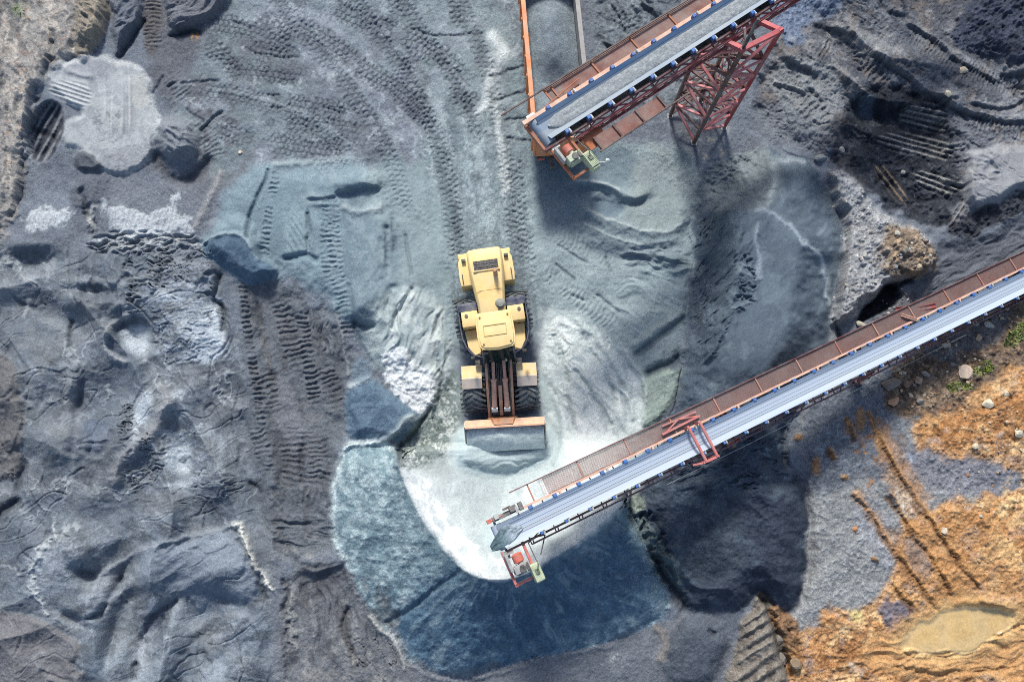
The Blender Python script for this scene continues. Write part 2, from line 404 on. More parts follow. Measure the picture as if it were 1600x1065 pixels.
for ln, wd in (([(431, 20), (445, 45), (472, 69)], 30), ([(314, 38), (383, 45), (428, 65), (472, 79)], 34), ([(376, 82), (424, 89), (474, 96)], 40), ([(350, 116), (380, 113), (445, 120), (500, 125)], 26), ([(414, 155), (479, 165), (538, 175), (579, 192)], 30),
               ([(407, 186), (486, 199), (578, 213)], 34), ([(404, 223), (486, 237), (572, 241)], 42), ([(452, 34), (521, 69), (572, 113), (624, 137), (675, 199)], 36), ([(500, 7), (555, 27), (624, 55), (692, 89), (737, 137)], 40),
               ([(610, 60), (640, 100), (660, 120)], 34), ([(706, 2), (712, 25), (725, 48)], 22), ([(690, 140), (730, 158), (760, 170)], 30), ([(600, 130), (650, 170), (690, 215)], 30), ([(315, 60), (350, 90), (380, 130)], 34), ([(330, 190), (370, 210), (400, 240)], 36), ([(560, -40), (600, -10), (650, 20)], 40)):
    ribs(ln, wd, 8.5, .042, patch=.3, **T)
for ln, wd in (([(761, 45), (772, 60), (785, 72), (788, 88), (772, 92), (764, 104)], 9), ([(768, 100), (770, 120), (760, 140), (768, 152)], 8), ([(774, 140), (780, 190), (783, 230), (788, 270), (791, 312)], 6), ([(735, 30), (745, 40)], 10), ([(770, 150), (740, 185)], 6)):
    ridge(ln, .01, wd, (206, 213, 215), .85, 6, 9, brk=.15)
ribs([(698, 225), (705, 290), (714, 360), (716, 450)], 26, 9, .045, col=(86, 96, 102), a=.5, kind='hex')
ribs([(800, 235), (812, 320), (824, 400), (828, 540)], 28, 9, .045, col=(92, 102, 108), a=.45, kind='hex')
for ln, wd in (([(716, 570), (708, 330), (690, 235), (655, 150), (600, 66), (530, -40)], 30), ([(818, 560), (806, 380), (790, 240), (768, 120), (724, 20), (690, -50)], 30), ([(640, 340), (604, 220), (524, 110), (440, 10), (400, -40)], 30), ([(760, 230), (700, 110), (640, 20), (600, -40)], 28), ([(560, 250), (470, 180), (380, 150), (300, 140)], 34)):
    ribs(ln, wd, 8.5, .034, 'hex', (86, 93, 101), .55, .25); ridge([(a_+wd*.55, b_) for a_, b_ in ln], .03, 4, (150, 159, 166), .35, 4, 20, brk=.3)
ribs([(560, 248), (640, 330), (690, 360)], 28, 9, .02, kind='hex')
for ln in ([(414, 148), (440, 150)], [(418, 167), (446, 170)], [(500, 166), (540, 178)], [(380, 75), (420, 88), (470, 90)], [(640, 45), (670, 55), (720, 58), (757, 52)], [(712, 108), (735, 138)], [(280, 132), (345, 125)], [(360, 33), (395, 46)], [(763, 122), (830, 100)], [(790, 215), (840, 224)], [(290, 170), (330, 200)], [(317, 210), (350, 172)], [(770, 160), (830, 140)], [(785, 188), (838, 185)]):
    ridge(ln, -.07, 2.6, (84, 88, 96), .5, 3, 8)

RT = [(925, -60), (1180, -60), (1190, 60), (1150, 160), (1040, 180), (960, 150), (925, 100)]
region(RT, (116, 124, 131), 24, 10, .7, 0, 20, .1, .035); mottle(RT, (146, 154, 160), 18, .2, .4, .7); mottle(RT, (84, 90, 98), 12, .35, .35, .7); wrinkle(RT, 55, 14, .10, 2.5, 20)
for ln in ([(1000, -10), (1018, 12), (1030, 26)], [(930, 48), (950, 62)], [(985, 0), (1000, 20)], [(940, 60), (965, 76)]): scarp(ln, .2, 4, 16, (70, 76, 84), .5, 4)
ribs([(935, 20), (975, 30), (1010, 60)], 34, 8.5, .04, **T)
mottle([(1060, 170), (1150, 180), (1140, 290), (1050, 290)], (170, 166, 156), 12, .4, .3, .7); mottle([(1000, 170), (1060, 160), (1090, 230), (1040, 280)], (96, 104, 112), 20, .1, .5, .6)
# ---- top left: stony spoil, a pale scraped patch, lumps
region([(-270, -230), (190, -230), (175, 0), (160, 60), (110, 90), (75, 112), (55, 150), (40, 210), (36, 260), (22, 340), (-10, 430), (-270, 470)], (152, 148, 145), 10, 8, .95, .45, 30, .12, .035, .4)
PL = [(-60, -60), (180, -60), (170, 60), (110, 90), (60, 130), (40, 210), (20, 330), (-60, 400)]
wrinkle(PL, 80, 18, .16, 3.5, 10); mottle(PL, (184, 176, 168), 13, .2, .35, .75, 80, 4); mottle(PL, (104, 102, 104), 14, .3, .35, .7, 80, 4); mottle(PL, (178, 140, 112), 6, .66, .2, .7); mottle([(15, 5), (45, 5), (45, 30), (18, 32)], (118, 145, 80), 6, .0, .3, .8)
ridge([(60, 130), (42, 210), (36, 290), (16, 345)], -.25, 5, (74, 74, 80), .5, 6, 10)
ridge([(85, 60), (80, 100), (60, 125)], -.2, 5, (80, 78, 80), .5)
region([(120, -40), (170, -40), (172, 40), (150, 85), (132, 98), (112, 90), (118, 40)], (142, 133, 121), 7, 5, .9, .4, 14, .12, .03)
wrinkle([(118, -20), (172, -20), (150, 90), (112, 90)], 15, 8, .12, 3, 6)
region([(174, -40), (226, -40), (228, 28), (202, 60), (184, 92), (172, 62)], (106, 110, 120), 6, 5, .85, .45, 14, .1, .03)
wrinkle([(174, -10), (228, -10), (200, 60), (182, 92)], 150, 10, .14, 3, 6)
ridge([(186, 94), (204, 62), (230, 30)], -.3, 4, (60, 62, 70), .6)
region([(228, -40), (258, -40), (252, 84), (222, 90), (220, 40)], (92, 88, 88), 8, 5, .8)
ribs([(240, -20), (238, 84)], 28, 6.2, .035)
region([(255, -40), (362, -40), (360, 0), (340, 20), (300, 42), (263, 56)], (110, 112, 120), 6, 5, .9, .55, 13, .1, .03)
wrinkle([(255, -20), (360, -20), (300, 45), (262, 55)], 155, 9, .12, 4, 6)
ridge([(260, 58), (300, 48), (318, 52)], -.2, 5, (52, 54, 60), .75); mottle([(296, 50), (312, 50), (312, 64), (296, 64)], (206, 150, 80), 5, -.2, .3, .9, psoft=6)
region([(70, 125), (78, 110), (100, 95), (165, 84), (176, 97), (200, 95), (232, 112), (238, 160), (254, 190), (240, 225), (234, 255), (190, 279), (148, 259), (128, 233), (94, 222), (100, 188), (131, 176), (94, 158)], (174, 177, 180), 6, 4, .92, .2, 12, .06, .014, smooth=1)
grain([(70, 125), (100, 95), (176, 97), (232, 112), (240, 225), (190, 279), (94, 222)], .5)
mottle([(60, 90), (250, 90), (250, 280), (80, 260)], (138, 141, 148), 16, .25, .4, .6)
region([(150, 232), (236, 228), (234, 255), (190, 279), (150, 262)], (150, 152, 157), 8, 6, .85, 0, 10, .1, .03, .3)
mottle([(120, 170), (240, 160), (240, 270), (150, 270)], (118, 120, 126), 6, .42, .25, .7)
_sv = _seed[0]; region([(120, 92), (160, 84), (172, 100), (150, 116)], (146, 149, 156), 8, 6, .7); region([(196, 150), (216, 170), (208, 214), (188, 212)], (150, 152, 157), 8, 6, .6); _seed[0] = _sv
stripes([(81, 126), (139, 126), (147, 158), (124, 175), (70, 145)], 17, 6.5, .032, (205, 206, 206), .8)
stripes([(164, 96), (206, 96), (214, 216), (160, 214)], 89, 13, .045, (196, 196, 194), .6)
region([(206, 110), (232, 118), (236, 168), (206, 172)], (182, 182, 180), 6, 4, .8)
region([(96, 100), (150, 102), (148, 126), (118, 120)], (146, 148, 156), 6, 4, .7); ridge([(98, 104), (118, 116), (148, 120)], .08, 4)
region([(71, 152), (101, 168), (96, 224), (70, 260), (38, 242), (46, 202)], (62, 66, 76), 6, 3, .95, -.5, 14, .1, .03)
stripes([(71, 152), (101, 168), (96, 224), (70, 260), (38, 242), (46, 202)], -60, 10.5, .05, (150, 152, 156), .75, 8)
ridge([(45, 198), (96, 222)], -.12, 6, (50, 52, 58), .7)
ridge([(38, 250), (44, 170), (66, 112), (100, 96)], .18, 7, (122, 128, 138), .6)
region([(120, 235), (150, 240), (158, 265), (130, 274), (112, 262)], (84, 88, 97), 6, 5, .9, .3, 12)
region([(244, 192), (262, 184), (294, 184), (313, 208), (310, 240), (272, 260), (244, 236)], (122, 127, 135), 7, 5, .9, .75, 26, .1, .03)
wrinkle([(246, 192), (313, 190), (310, 240), (272, 260)], 25, 10, .12, 3, 8)
ridge([(238, 232), (256, 270), (286, 284), (318, 268), (332, 240)], -.3, 9, (80, 82, 88), .75, 5)
ribs([(285, 170), (330, 222), (345, 260)], 34, 7, .03, 'bar', (84, 86, 92), .4); ribs([(262, 112), (300, 165)], 30, 7, .03, 'bar', (92, 94, 100), .4)
ridge([(236, 150), (258, 118)], -.1, 3); ridge([(262, 140), (276, 128)], -.12, 2.5); ridge([(312, 208), (346, 174)], -.15, 3, (64, 66, 74), .5)
region([(120, 270), (250, 275), (330, 300), (340, 350), (300, 380), (120, 330)], (122, 126, 134), 20, 8, .6)
region([(110, 280), (150, 262), (175, 275), (160, 320), (120, 335)], (98, 101, 110), 8, 6, .7, .2, 20)
for p in ([(35, 345), (60, 322), (85, 330), (112, 328), (110, 345), (85, 350), (75, 362), (45, 365)], [(160, 314), (190, 320), (215, 330), (258, 330), (268, 305), (282, 296), (276, 330), (300, 345), (300, 368), (265, 362), (240, 372), (185, 365), (165, 345)]):
    region(p, (184, 189, 195), 8, 9, .85, .05, 12, .08, ws=10)
    stripes(p, 105, 8, .012, (200, 203, 206), .4)
ridge([(350, 262), (338, 292), (318, 330), (300, 360)], .08, 6, (160, 158, 158), .7)
wrinkle([(130, 372), (190, 355), (330, 368), (320, 400), (200, 400), (140, 398)], -12, 7, .2, 3.5, 8); mottle([(130, 360), (320, 365), (320, 398), (140, 398)], (190, 192, 190), 6, .1, .3, .7, -12, 3)
ridge([(126, 290), (140, 330), (150, 352), (140, 372)], -.2, 6, (78, 82, 92), .7, 7); ridge([(150, 318), (138, 342), (152, 360)], .15, 5, (178, 178, 176), .8, 6)

# ---- left: the soft bank of slurry sand
region([(-270, 400), (60, 380), (330, 390), (350, 430), (385, 560), (405, 660), (420, 760), (425, 880), (430, 1300), (-270, 1300)], (110, 117, 125), 30, 12, .8)
LF = [(-100, 395), (60, 385), (330, 395), (350, 430), (380, 560), (402, 660), (416, 760), (420, 880), (430, 1150), (-100, 1150)]
wrinkle(LF, 68, 90, .46, 2.2, 30, octv=1); wrinkle(LF, -25, 70, .16, 2.0, 30, octv=1); wrinkle(LF, 20, 18, .02, 2, 20); gash(LF, 75, 34, .08, 4, 30, (80, 86, 96), .84); gash(LF, -30, 30, .06, 4, 30, (80, 86, 96), .86)
mottle(LF, (127, 129, 134), 55, .2, .6, .5); mottle(LF, (98, 108, 122), 50, .1, .6, .55); mottle(LF, (82, 87, 95), 26, .25, .5, .55); mottle(LF, (154, 160, 168), 26, .5, .4, .4, 20, 2)
mottle(LF, (150, 158, 168), 11, .5, .4, .4, -10, 8, 5, 30); mottle(LF, (142, 149, 160), 11, .55, .4, .4, 65, 7, 5, 30); veins(LF, 46, .05, (172, 178, 184), .7, .05, 70, 1.6, .25); veins(LF, 30, .05, (160, 166, 174), .5, .03, 0, 2, .35)
region([(-270, 540), (20, 545), (34, 600), (36, 680), (30, 760), (-270, 800)], (104, 102, 104), 6, 5, .85, .2, 16, .1, .03)
for a in ((60, 450, 70, 30, .28, 10), (62, 585, 40, 48, .35, 0), (150, 560, 36, 50, .3, 10), (150, 470, 50, 22, .3, 5), (70, 690, 34, 46, .3, 0), (130, 700, 40, 40, .28, 30), (60, 770, 50, 40, .25, 0), (150, 780, 44, 30, .25, -20), (110, 860, 36, 46, .35, 10), (160, 845, 40, 26, .3, -30), (30, 880, 40, 60, .3, 0), (250, 800, 60, 30, .25, -15), (320, 760, 40, 32, .3, 0), (290, 620, 50, 30, .25, -20), (200, 920, 60, 22, .3, -30), (330, 900, 60, 30, .3, -35), (140, 1020, 26, 44, .3, 15), (185, 1030, 20, 40, .35, 10), (300, 1000, 60, 24, .3, -20), (380, 960, 36, 40, .3, 10), (250, 1050, 40, 24, .3, -30), (400, 1040, 30, 30, .25, 0)):
    hump(*(a[:4]+(a[4]*1.6,)+a[5:]))
for a in ((125, 505, 14, 28, -.25, 0), (150, 455, 44, 9, -.3, 4), (120, 630, 18, 22, -.2, 0), (140, 690, 26, 34, -.25, 20), (140, 900, 24, 12, -.28, -10), (120, 890, 20, 10, -.25, 30), (185, 905, 10, 26, -.28, 30), (205, 930, 18, 14, -.25, -20), (250, 975, 14, 40, -.42, 28), (170, 1010, 8, 34, -.25, 10), (345, 935, 44, 10, -.3, 20), (322, 990, 24, 9, -.25, -25), (110, 965, 26, 8, -.25, 30), (60, 1000, 14, 20, -.12, 0)):
    hump(*(a[:4]+(a[4]*1.6,)+a[5:]))
WH = [[(234, 449), (262, 452), (295, 468), (290, 478), (250, 474)], [(275, 500), (300, 490), (325, 470), (345, 474), (346, 500), (355, 520), (350, 560), (315, 574), (300, 550), (290, 525)], [(184, 530), (195, 508), (230, 505), (238, 530), (236, 556), (205, 560)], [(206, 640), (218, 612), (238, 604), (241, 620), (232, 655), (222, 685), (204, 690)], [(252, 700), (262, 690), (304, 692), (302, 722), (300, 742), (258, 742)], [(262, 752), (290, 750), (296, 765), (262, 762)]]
for p in WH:
    mottle(p, (192, 200, 208), 10, -.42, .5, .95, -8, 3.2, 5, 16, .02)
mottle([(220, 400), (350, 400), (360, 570), (230, 590)], (152, 162, 176), 14, .1, .5, .6, -6, 3.5)
mottle([(200, 590), (300, 590), (340, 760), (240, 780)], (146, 156, 168), 16, .25, .5, .5, 0, 3)
ridge([(312, 690), (322, 676), (345, 682), (350, 705), (340, 730), (330, 738)], .03, 6, (158, 166, 176), .6, 6)
gash([(190, 388), (255, 390), (330, 375), (345, 410), (285, 430), (240, 470), (215, 500), (195, 492)], -8, 7, .30, 4.5, 10, (62, 66, 76)); gash([(225, 400), (350, 420), (358, 570), (240, 590)], -8, 8, .12, 6, 18)
gash([(180, 640), (208, 616), (214, 690), (185, 700)], -18, 6, .28, 4, 6, (60, 64, 76)); gash([(196, 692), (225, 668), (262, 690), (255, 745), (188, 762)], -12, 6.5, .28, 5, 8, (62, 66, 78)); gash([(180, 760), (330, 720), (400, 760), (330, 800), (200, 790)], -14, 8, .14, 6, 14)
mottle([(240, 430), (350, 440), (356, 575), (225, 575)], (170, 178, 189), 9, .25, .4, .7, -8, 5, 5, 20); mottle([(190, 600), (320, 600), (340, 770), (200, 780)], (176, 184, 195), 9, .4, .35, .6, -8, 4, 5, 20); mottle([(0, 830), (140, 800), (240, 860), (430, 830), (430, 1070), (100, 1070)], (160, 167, 178), 14, .4, .4, .5, -38, 4, 5, 20)
hump(110, 612, 12, 24, .22, 5, (158, 160, 164), .5); ridge([(130, 588), (118, 640), (115, 716)], -.12, 6, (92, 98, 112), .5, 5); ridge([(112, 495), (110, 520), (107, 546)], -.22, 4, (66, 70, 80), .6, 4); ridge([(116, 463), (160, 466), (204, 468)], -.2, 9, (88, 94, 108), .5, 5); ridge([(132, 454), (148, 456)], .06, 4, (190, 190, 188), .7)
region([(132, 655), (172, 655), (166, 690), (150, 706), (134, 702)], (104, 114, 132), 9, 6, .7, -.16, 16); ridge([(133, 702), (150, 708), (168, 692), (176, 668)], -.16, 5, (76, 84, 100), .6, 4)
ridge([(0, 388), (22, 412), (40, 436), (58, 450)], .06, 5, (168, 172, 176), .6, 7, brk=.3); ridge([(46, 462), (44, 486), (36, 500)], .06, 4, (166, 170, 176), .6, 6); mottle([(66, 395), (90, 395), (88, 440), (68, 440)], (166, 172, 178), 8, .1, .4, .6)
region([(200, 494), (180, 506), (160, 530), (168, 552), (196, 566), (230, 566), (240, 530), (235, 500)], None, h=-.22, hw=12, wob=4)
ridge([(206, 490), (180, 502), (158, 531), (170, 556), (200, 569)], .14, 4.5, (160, 162, 166), .7, 3)
ridge([(245, 590), (261, 619), (250, 663), (214, 696), (188, 722), (172, 765)], .34, 12, (144, 144, 148), .65, 5)
ridge([(345, 425), (338, 450), (330, 468), (350, 480), (346, 520)], -.25, 3.5, (70, 72, 80), .6, 4)
ridge([(358, 495), (372, 560), (384, 640), (398, 700)], .06, 5)
ridge([(86, 812), (82, 844), (60, 861), (48, 885), (50, 919), (66, 940), (72, 966)], .12, 4, (186, 190, 194), .75, 8, 9, brk=.3)
ridge([(84, 846), (110, 815)], .08, 4, (170, 174, 178), .6, 6); mottle([(78, 742), (116, 742), (116, 776), (80, 774)], (190, 194, 198), 7, .1, .3, .8, h=.08)
ridge([(-20, 815), (10, 792), (36, 780)], -.35, 8, (58, 62, 72), .75, 5); ridge([(24, 772), (32, 742), (42, 716)], -.2, 6, (72, 74, 82), .6)
region([(-270, 955), (0, 953), (52, 964), (103, 984), (138, 1006), (108, 1042), (140, 1060), (140, 1300), (-270, 1300)], (114, 113, 117), 5, 6, .85, .28, 14, .1, .028)
ridge([(62, 1050), (50, 1030), (60, 1018), (72, 1024)], .03, 4, (142, 144, 150), .6, 6)
region([(205, 880), (235, 850), (290, 842), (370, 822), (400, 880), (425, 930), (330, 960), (290, 930), (240, 935)], (124, 134, 148), 10, 8, .7, .22, 26)
wrinkle([(235, 850), (370, 825), (420, 930), (260, 950)], -35, 26, .1, 4, 20)
ridge([(150, 905), (200, 872), (232, 851), (292, 843), (372, 816)], .12, 5, (150, 156, 166), .5, 4)
ridge([(166, 938), (192, 896)], -.25, 5, (76, 84, 98), .6); ridge([(130, 966), (156, 964), (166, 940)], -.25, 5, (72, 80, 94), .6); ridge([(222, 1010), (228, 978), (250, 948), (282, 936)], -.3, 6, (84, 92, 108), .5); ridge([(208, 1065), (212, 1030)], -.3, 4, (64, 68, 80), .6)
mottle([(210, 960), (235, 960), (232, 1065), (212, 1060)], (176, 184, 194), 9, .1, .35, .7, 70, 2); mottle([(130, 930), (430, 930), (430, 1100), (140, 1100)], (150, 160, 172), 26, .3, .4, .5, -40, 2.5)
ridge([(360, 826), (376, 820), (388, 852), (398, 878), (411, 902), (426, 928)], .2, 5.5, (214, 212, 206), .95, 8, 8)
ridge([(370, 838), (384, 868), (402, 905), (420, 938)], -.15, 4, (62, 66, 76), .5, 5)

# ---- the crawler-churned strip left of the heap
STRIP = [(356, 432), (400, 442), (442, 442), (482, 478), (540, 510), (547, 590), (537, 660), (527, 720), (520, 800), (525, 852), (480, 872), (418, 862), (420, 800), (413, 715), (402, 652), (395, 612), (384, 549), (378, 481)]
region(STRIP, (102, 107, 114), 26, 16, .9, -.2, 40, .1, .03)
mottle(STRIP, (78, 79, 84), 22, .1, .5, .6, 80, 2.5); mottle(STRIP, (118, 118, 122), 16, .3, .4, .5)
region([(425, 590), (450, 585), (470, 640), (480, 700), (455, 720), (435, 660)], (122, 124, 132), 12, 6, .7)
for ln, wd, per, am in (([(378, 440), (386, 512), (397, 580), (410, 672)], 15, 8, .042), ([(402, 556), (412, 610), (424, 655)], 46, 8.5, .034), ([(430, 452), (444, 490), (457, 548), (474, 590)], 34, 9, .038), ([(469, 480), (480, 548), (493, 640)], 22, 8, .05), ([(515, 300), (525, 427), (532, 458), (549, 535)], 25, 8, .036), ([(457, 660), (460, 715), (456, 775)], 42, 9, .036), ([(498, 560), (515, 600), (528, 650)], 34, 8, .04), ([(488, 660), (500, 720), (496, 770)], 40, 8, .035), ([(440, 790), (470, 780), (510, 790)], 40, 9, .04), ([(396, 660), (412, 705), (418, 745)], 26, 8, .05)):
    ribs(ln, wd, per, am, 'bar', (76, 76, 80), .5, .3)
wrinkle([(425, 800), (525, 800), (525, 858), (420, 858)], 3, 9, .1, 8, 10); wrinkle([(470, 470), (540, 510), (540, 560), (480, 540)], 88, 9, .12, 5, 8)
ridge([(408, 508), (412, 548), (428, 580)], .1, 3.5, (132, 130, 130), .5); ridge([(400, 470), (415, 540), (428, 600)], -.12, 4, (72, 68, 68), .4); ridge([(470, 690), (474, 760)], -.15, 5, (70, 70, 74), .5); ridge([(520, 470), (534, 520), (545, 590)], .08, 3, (150, 154, 158), .5)
mottle([(420, 850), (520, 862), (515, 880), (420, 880)], (150, 150, 150), 8, .1, .3, .6)
ridge([(386, 752), (400, 760), (412, 772)], -.2, 4, (74, 76, 84), .6, 4)

# ---- the greenish sand platform and its cut edge
PLAT = [(317, 381), (352, 305), (387, 266), (418, 256), (484, 250), (563, 250), (612, 300), (622, 420), (602, 476), (570, 500), (545, 512), (515, 470), (470, 444), (442, 424), (405, 440), (387, 440), (353, 416), (326, 400)]
region(PLAT, (124, 143, 153), 20, 10, .85, .32, 50, .07, .014)
region([(317, 381), (326, 345), (372, 330), (410, 372), (402, 402), (442, 424), (405, 440), (387, 440), (353, 416), (326, 400)], None, h=.5, hw=22, wob=4)
region([(560, 250), (680, 250), (700, 420), (716, 560), (640, 600), (560, 560), (570, 400)], (138, 153, 158), 26, 10, .8)
region([(530, 330), (625, 330), (615, 470), (560, 500), (525, 440)], (116, 133, 143), 22, 12, .75); mottle([(440, 260), (640, 260), (620, 480), (520, 470)], (150, 164, 171), 20, .2, .45, .5)
region([(315, 381), (332, 370), (358, 362), (380, 370), (394, 390), (400, 404), (442, 424), (405, 442), (386, 442), (352, 418), (324, 402)], (88, 109, 128), 5, 4, .9); mottle([(317, 380), (380, 370), (440, 424), (390, 440), (330, 405)], (62, 80, 100), 12, .1, .4, .7)  # cut face darkened in the colour, as shade on its south side
ridge([(318, 380), (334, 369), (358, 361), (380, 369), (396, 392)], .12, 3.5, (150, 164, 172), .6)
ribs([(434, 264), (426, 302), (418, 347), (412, 405)], 15, 8, .036, 'bar', (98, 114, 124), .4); ribs([(420, 420), (445, 450)], 40, 8, .04)
ridge([(420, 262), (402, 310), (389, 347), (384, 374)], -.16, 3, (66, 84, 96), .6); ridge([(481, 330), (480, 360), (481, 394)], -.14, 3, (70, 86, 98), .55, 4)
ribs([(515, 330), (510, 384), (523, 450)], 26, 8, .034, 'bar', (96, 112, 122), .4)
region([(442, 402), (448, 330), (470, 318), (484, 350), (482, 396)], (138, 156, 162), 8, 5, .7); stripes([(446, 340), (480, 330), (480, 396), (446, 400)], 60, 8, .02)
ridge([(440, 405), (465, 401), (482, 395), (500, 408)], -.2, 4.5, (84, 104, 118), .6)
hump(555, 282, 38, 12, .35, -3); scarp([(520, 299), (545, 295), (570, 290), (598, 291)], .30, 4.5, 26, (72, 88, 100), .4, 3); scarp([(476, 308), (500, 309), (530, 303)], .16, 4, 16, (76, 92, 104), .4, 3); hump(500, 318, 20, 7, .15, 0)
ridge([(532, 318), (548, 332), (576, 332), (602, 318)], .1, 5, (172, 182, 186), .6, 5); ridge([(420, 258), (500, 252), (560, 250)], .08, 5, (158, 170, 174), .55); ribs([(480, 262), (560, 262)], 26, 8, .03, 'hex')
for ln in ([(613, 338), (616, 398)], [(633, 364), (638, 400), (643, 433)], [(603, 350), (606, 420)]): ridge(ln, -.1, 3, (98, 112, 120), .4, 2)
ridge([(645, 446), (628, 475), (612, 518)], -.18, 4, (92, 106, 114), .55)
hump(566, 480, 26, 26, .45, 0, (112, 126, 138)); ridge([(550, 500), (566, 512), (590, 508)], -.2, 5, (70, 82, 94), .6); ridge([(545, 440), (556, 520), (580, 570)], -.12, 4, (84, 100, 112), .5)
region([(590, 470), (640, 445), (690, 470), (716, 560), (700, 620), (640, 570), (600, 560), (575, 540)], (164, 175, 177), 24, 12, .8, .15, 30)
mottle([(590, 450), (700, 440), (716, 600), (690, 640), (640, 600), (590, 560)], (196, 202, 202), 13, .3, .4, .7, 105, 4)
region([(640, 560), (690, 560), (700, 600), (680, 640), (650, 610)], (186, 193, 192), 14, 8, .7)
wrinkle([(580, 450), (700, 450), (715, 600), (600, 570)], 110, 15, .13, 4, 20)
ridge([(690, 560), (688, 600), (674, 660)], -.15, 4, (96, 108, 112), .5, 6)
region([(600, 560), (612, 535), (634, 548), (652, 574), (670, 582), (684, 615), (680, 642), (655, 652), (640, 636), (615, 615), (597, 598)], (216, 219, 222), 7, 8, .92, .12, 14, .05, .05, ws=12); wrinkle([(600, 540), (680, 580), (680, 645), (600, 600)], 30, 12, .07, 1.5, 8); mottle([(600, 540), (680, 580), (680, 645), (600, 600)], (166, 172, 176), 9, .3, .3, .7)
G2 = [(545, 600), (580, 590), (600, 606), (640, 634), (662, 650), (655, 672), (625, 692), (600, 686), (545, 692), (536, 640)]
region(G2, (100, 121, 139), 5, 4, .92, .55, 26); mottle(G2, (74, 92, 112), 18, .1, .5, .6)
ridge([(540, 606), (556, 600), (582, 588)], .15, 4, (180, 188, 194), .75, 3); ridge([(536, 700), (590, 690), (618, 680), (632, 655), (650, 645)], .22, 5, (172, 180, 184), .75, 3); hump(642, 660, 16, 12, .3, 0, (142, 154, 158))
region([(552, 560), (582, 560), (584, 592), (552, 600)], (112, 128, 142), 8, 4, .8)
GUL = [(625, 694), (664, 652), (690, 604), (716, 570), (726, 640), (714, 690), (700, 735), (640, 738), (622, 725)]
region(GUL, (132, 143, 141), 7, 6, .9, -.2, 18, .1, .03); mottle(GUL, (98, 108, 104), 10, .15, .4, .8); mottle(GUL, (206, 209, 206), 8, .35, .25, .85)
ridge([(624, 728), (622, 700), (640, 682), (664, 656), (676, 630)], -.25, 4, (62, 72, 76), .7, 3)

# ---- right of the loader: swept floor with windrows
region([(820, 240), (1000, 210), (1100, 260), (1085, 360), (1080, 470), (1060, 560), (1000, 690), (900, 620), (850, 480), (826, 380)], (150, 164, 168), 22, 10, .88)
region([(838, 230), (1000, 225), (1000, 290), (920, 300), (912, 370), (850, 360), (830, 300)], (110, 125, 136), 22, 10, .8)
region([(1000, 220), (1090, 230), (1090, 330), (1040, 365), (970, 350), (985, 300)], (140, 150, 152), 14, 8, .8)
region([(915, 305), (950, 300), (985, 325), (960, 345), (925, 335)], (98, 114, 128), 8, 5, .8, -.2, 16)
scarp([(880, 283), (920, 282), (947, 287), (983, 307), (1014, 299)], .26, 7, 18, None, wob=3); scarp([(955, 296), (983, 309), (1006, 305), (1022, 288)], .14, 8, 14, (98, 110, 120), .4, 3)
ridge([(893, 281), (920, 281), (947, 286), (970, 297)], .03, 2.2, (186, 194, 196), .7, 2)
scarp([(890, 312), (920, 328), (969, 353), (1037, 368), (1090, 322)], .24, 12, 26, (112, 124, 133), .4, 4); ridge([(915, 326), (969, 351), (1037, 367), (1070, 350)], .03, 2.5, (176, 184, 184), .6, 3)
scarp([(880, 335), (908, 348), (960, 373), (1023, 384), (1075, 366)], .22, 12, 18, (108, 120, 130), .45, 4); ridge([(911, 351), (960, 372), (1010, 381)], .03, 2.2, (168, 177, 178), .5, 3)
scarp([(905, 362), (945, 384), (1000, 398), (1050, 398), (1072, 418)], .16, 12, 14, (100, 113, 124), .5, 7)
hump(1055, 412, 24, 16, .4, 10, (112, 126, 134)); wrinkle([(960, 385), (1085, 385), (1080, 430), (980, 425)], 12, 11, .16, 4, 10)
for ln, wd in (([(843, 420), (915, 474), (974, 520)], 30), ([(862, 366), (920, 388), (972, 416)], 28), ([(861, 505), (874, 540), (890, 576)], 26), ([(900, 505), (930, 530)], 24)):
    ribs(ln, wd, 8, .03, 'chev', (112, 124, 130), .4)
for ln in ([(870, 382), (920, 412)], [(865, 412), (900, 440)], [(930, 460), (970, 490)], [(890, 460), (915, 472)], [(945, 400), (955, 428)]): ridge(ln, -.08, 2.5, (102, 115, 122), .5, 2)
wrinkle([(960, 420), (1080, 430), (1060, 520), (970, 540)], 30, 20, .08, 3, 20)
region([(985, 550), (1030, 520), (1072, 488), (1074, 500), (1030, 538), (994, 562)], (104, 117, 124), 7, 4, .8, -.15, 10); ridge([(984, 544), (1030, 512), (1070, 482)], .16, 7, (150, 161, 160), .5)
FL = [(690, 580), (720, 470), (848, 470), (892, 480), (940, 530), (975, 560), (1010, 592), (1004, 650), (990, 700), (920, 760), (860, 800), (700, 790), (660, 745), (700, 720), (716, 660)]
region([(845, 480), (892, 486), (940, 530), (975, 565), (1004, 600), (1004, 650), (1000, 720), (900, 760), (850, 740), (848, 660), (838, 560)], (210, 218, 217), 24, 10, .92)
region([(866, 640), (880, 610), (905, 640), (930, 660), (950, 670), (985, 690), (1010, 700), (960, 745), (860, 770), (820, 790), (800, 770), (866, 720)], (226, 229, 228), 16, 10, .92)
region([(905, 560), (930, 570), (965, 620), (975, 660), (950, 670), (920, 610)], (212, 217, 215), 12, 9, .75)
region([(846, 560), (872, 600), (880, 660), (868, 720), (852, 690), (846, 640)], (176, 189, 190), 12, 7, .8)
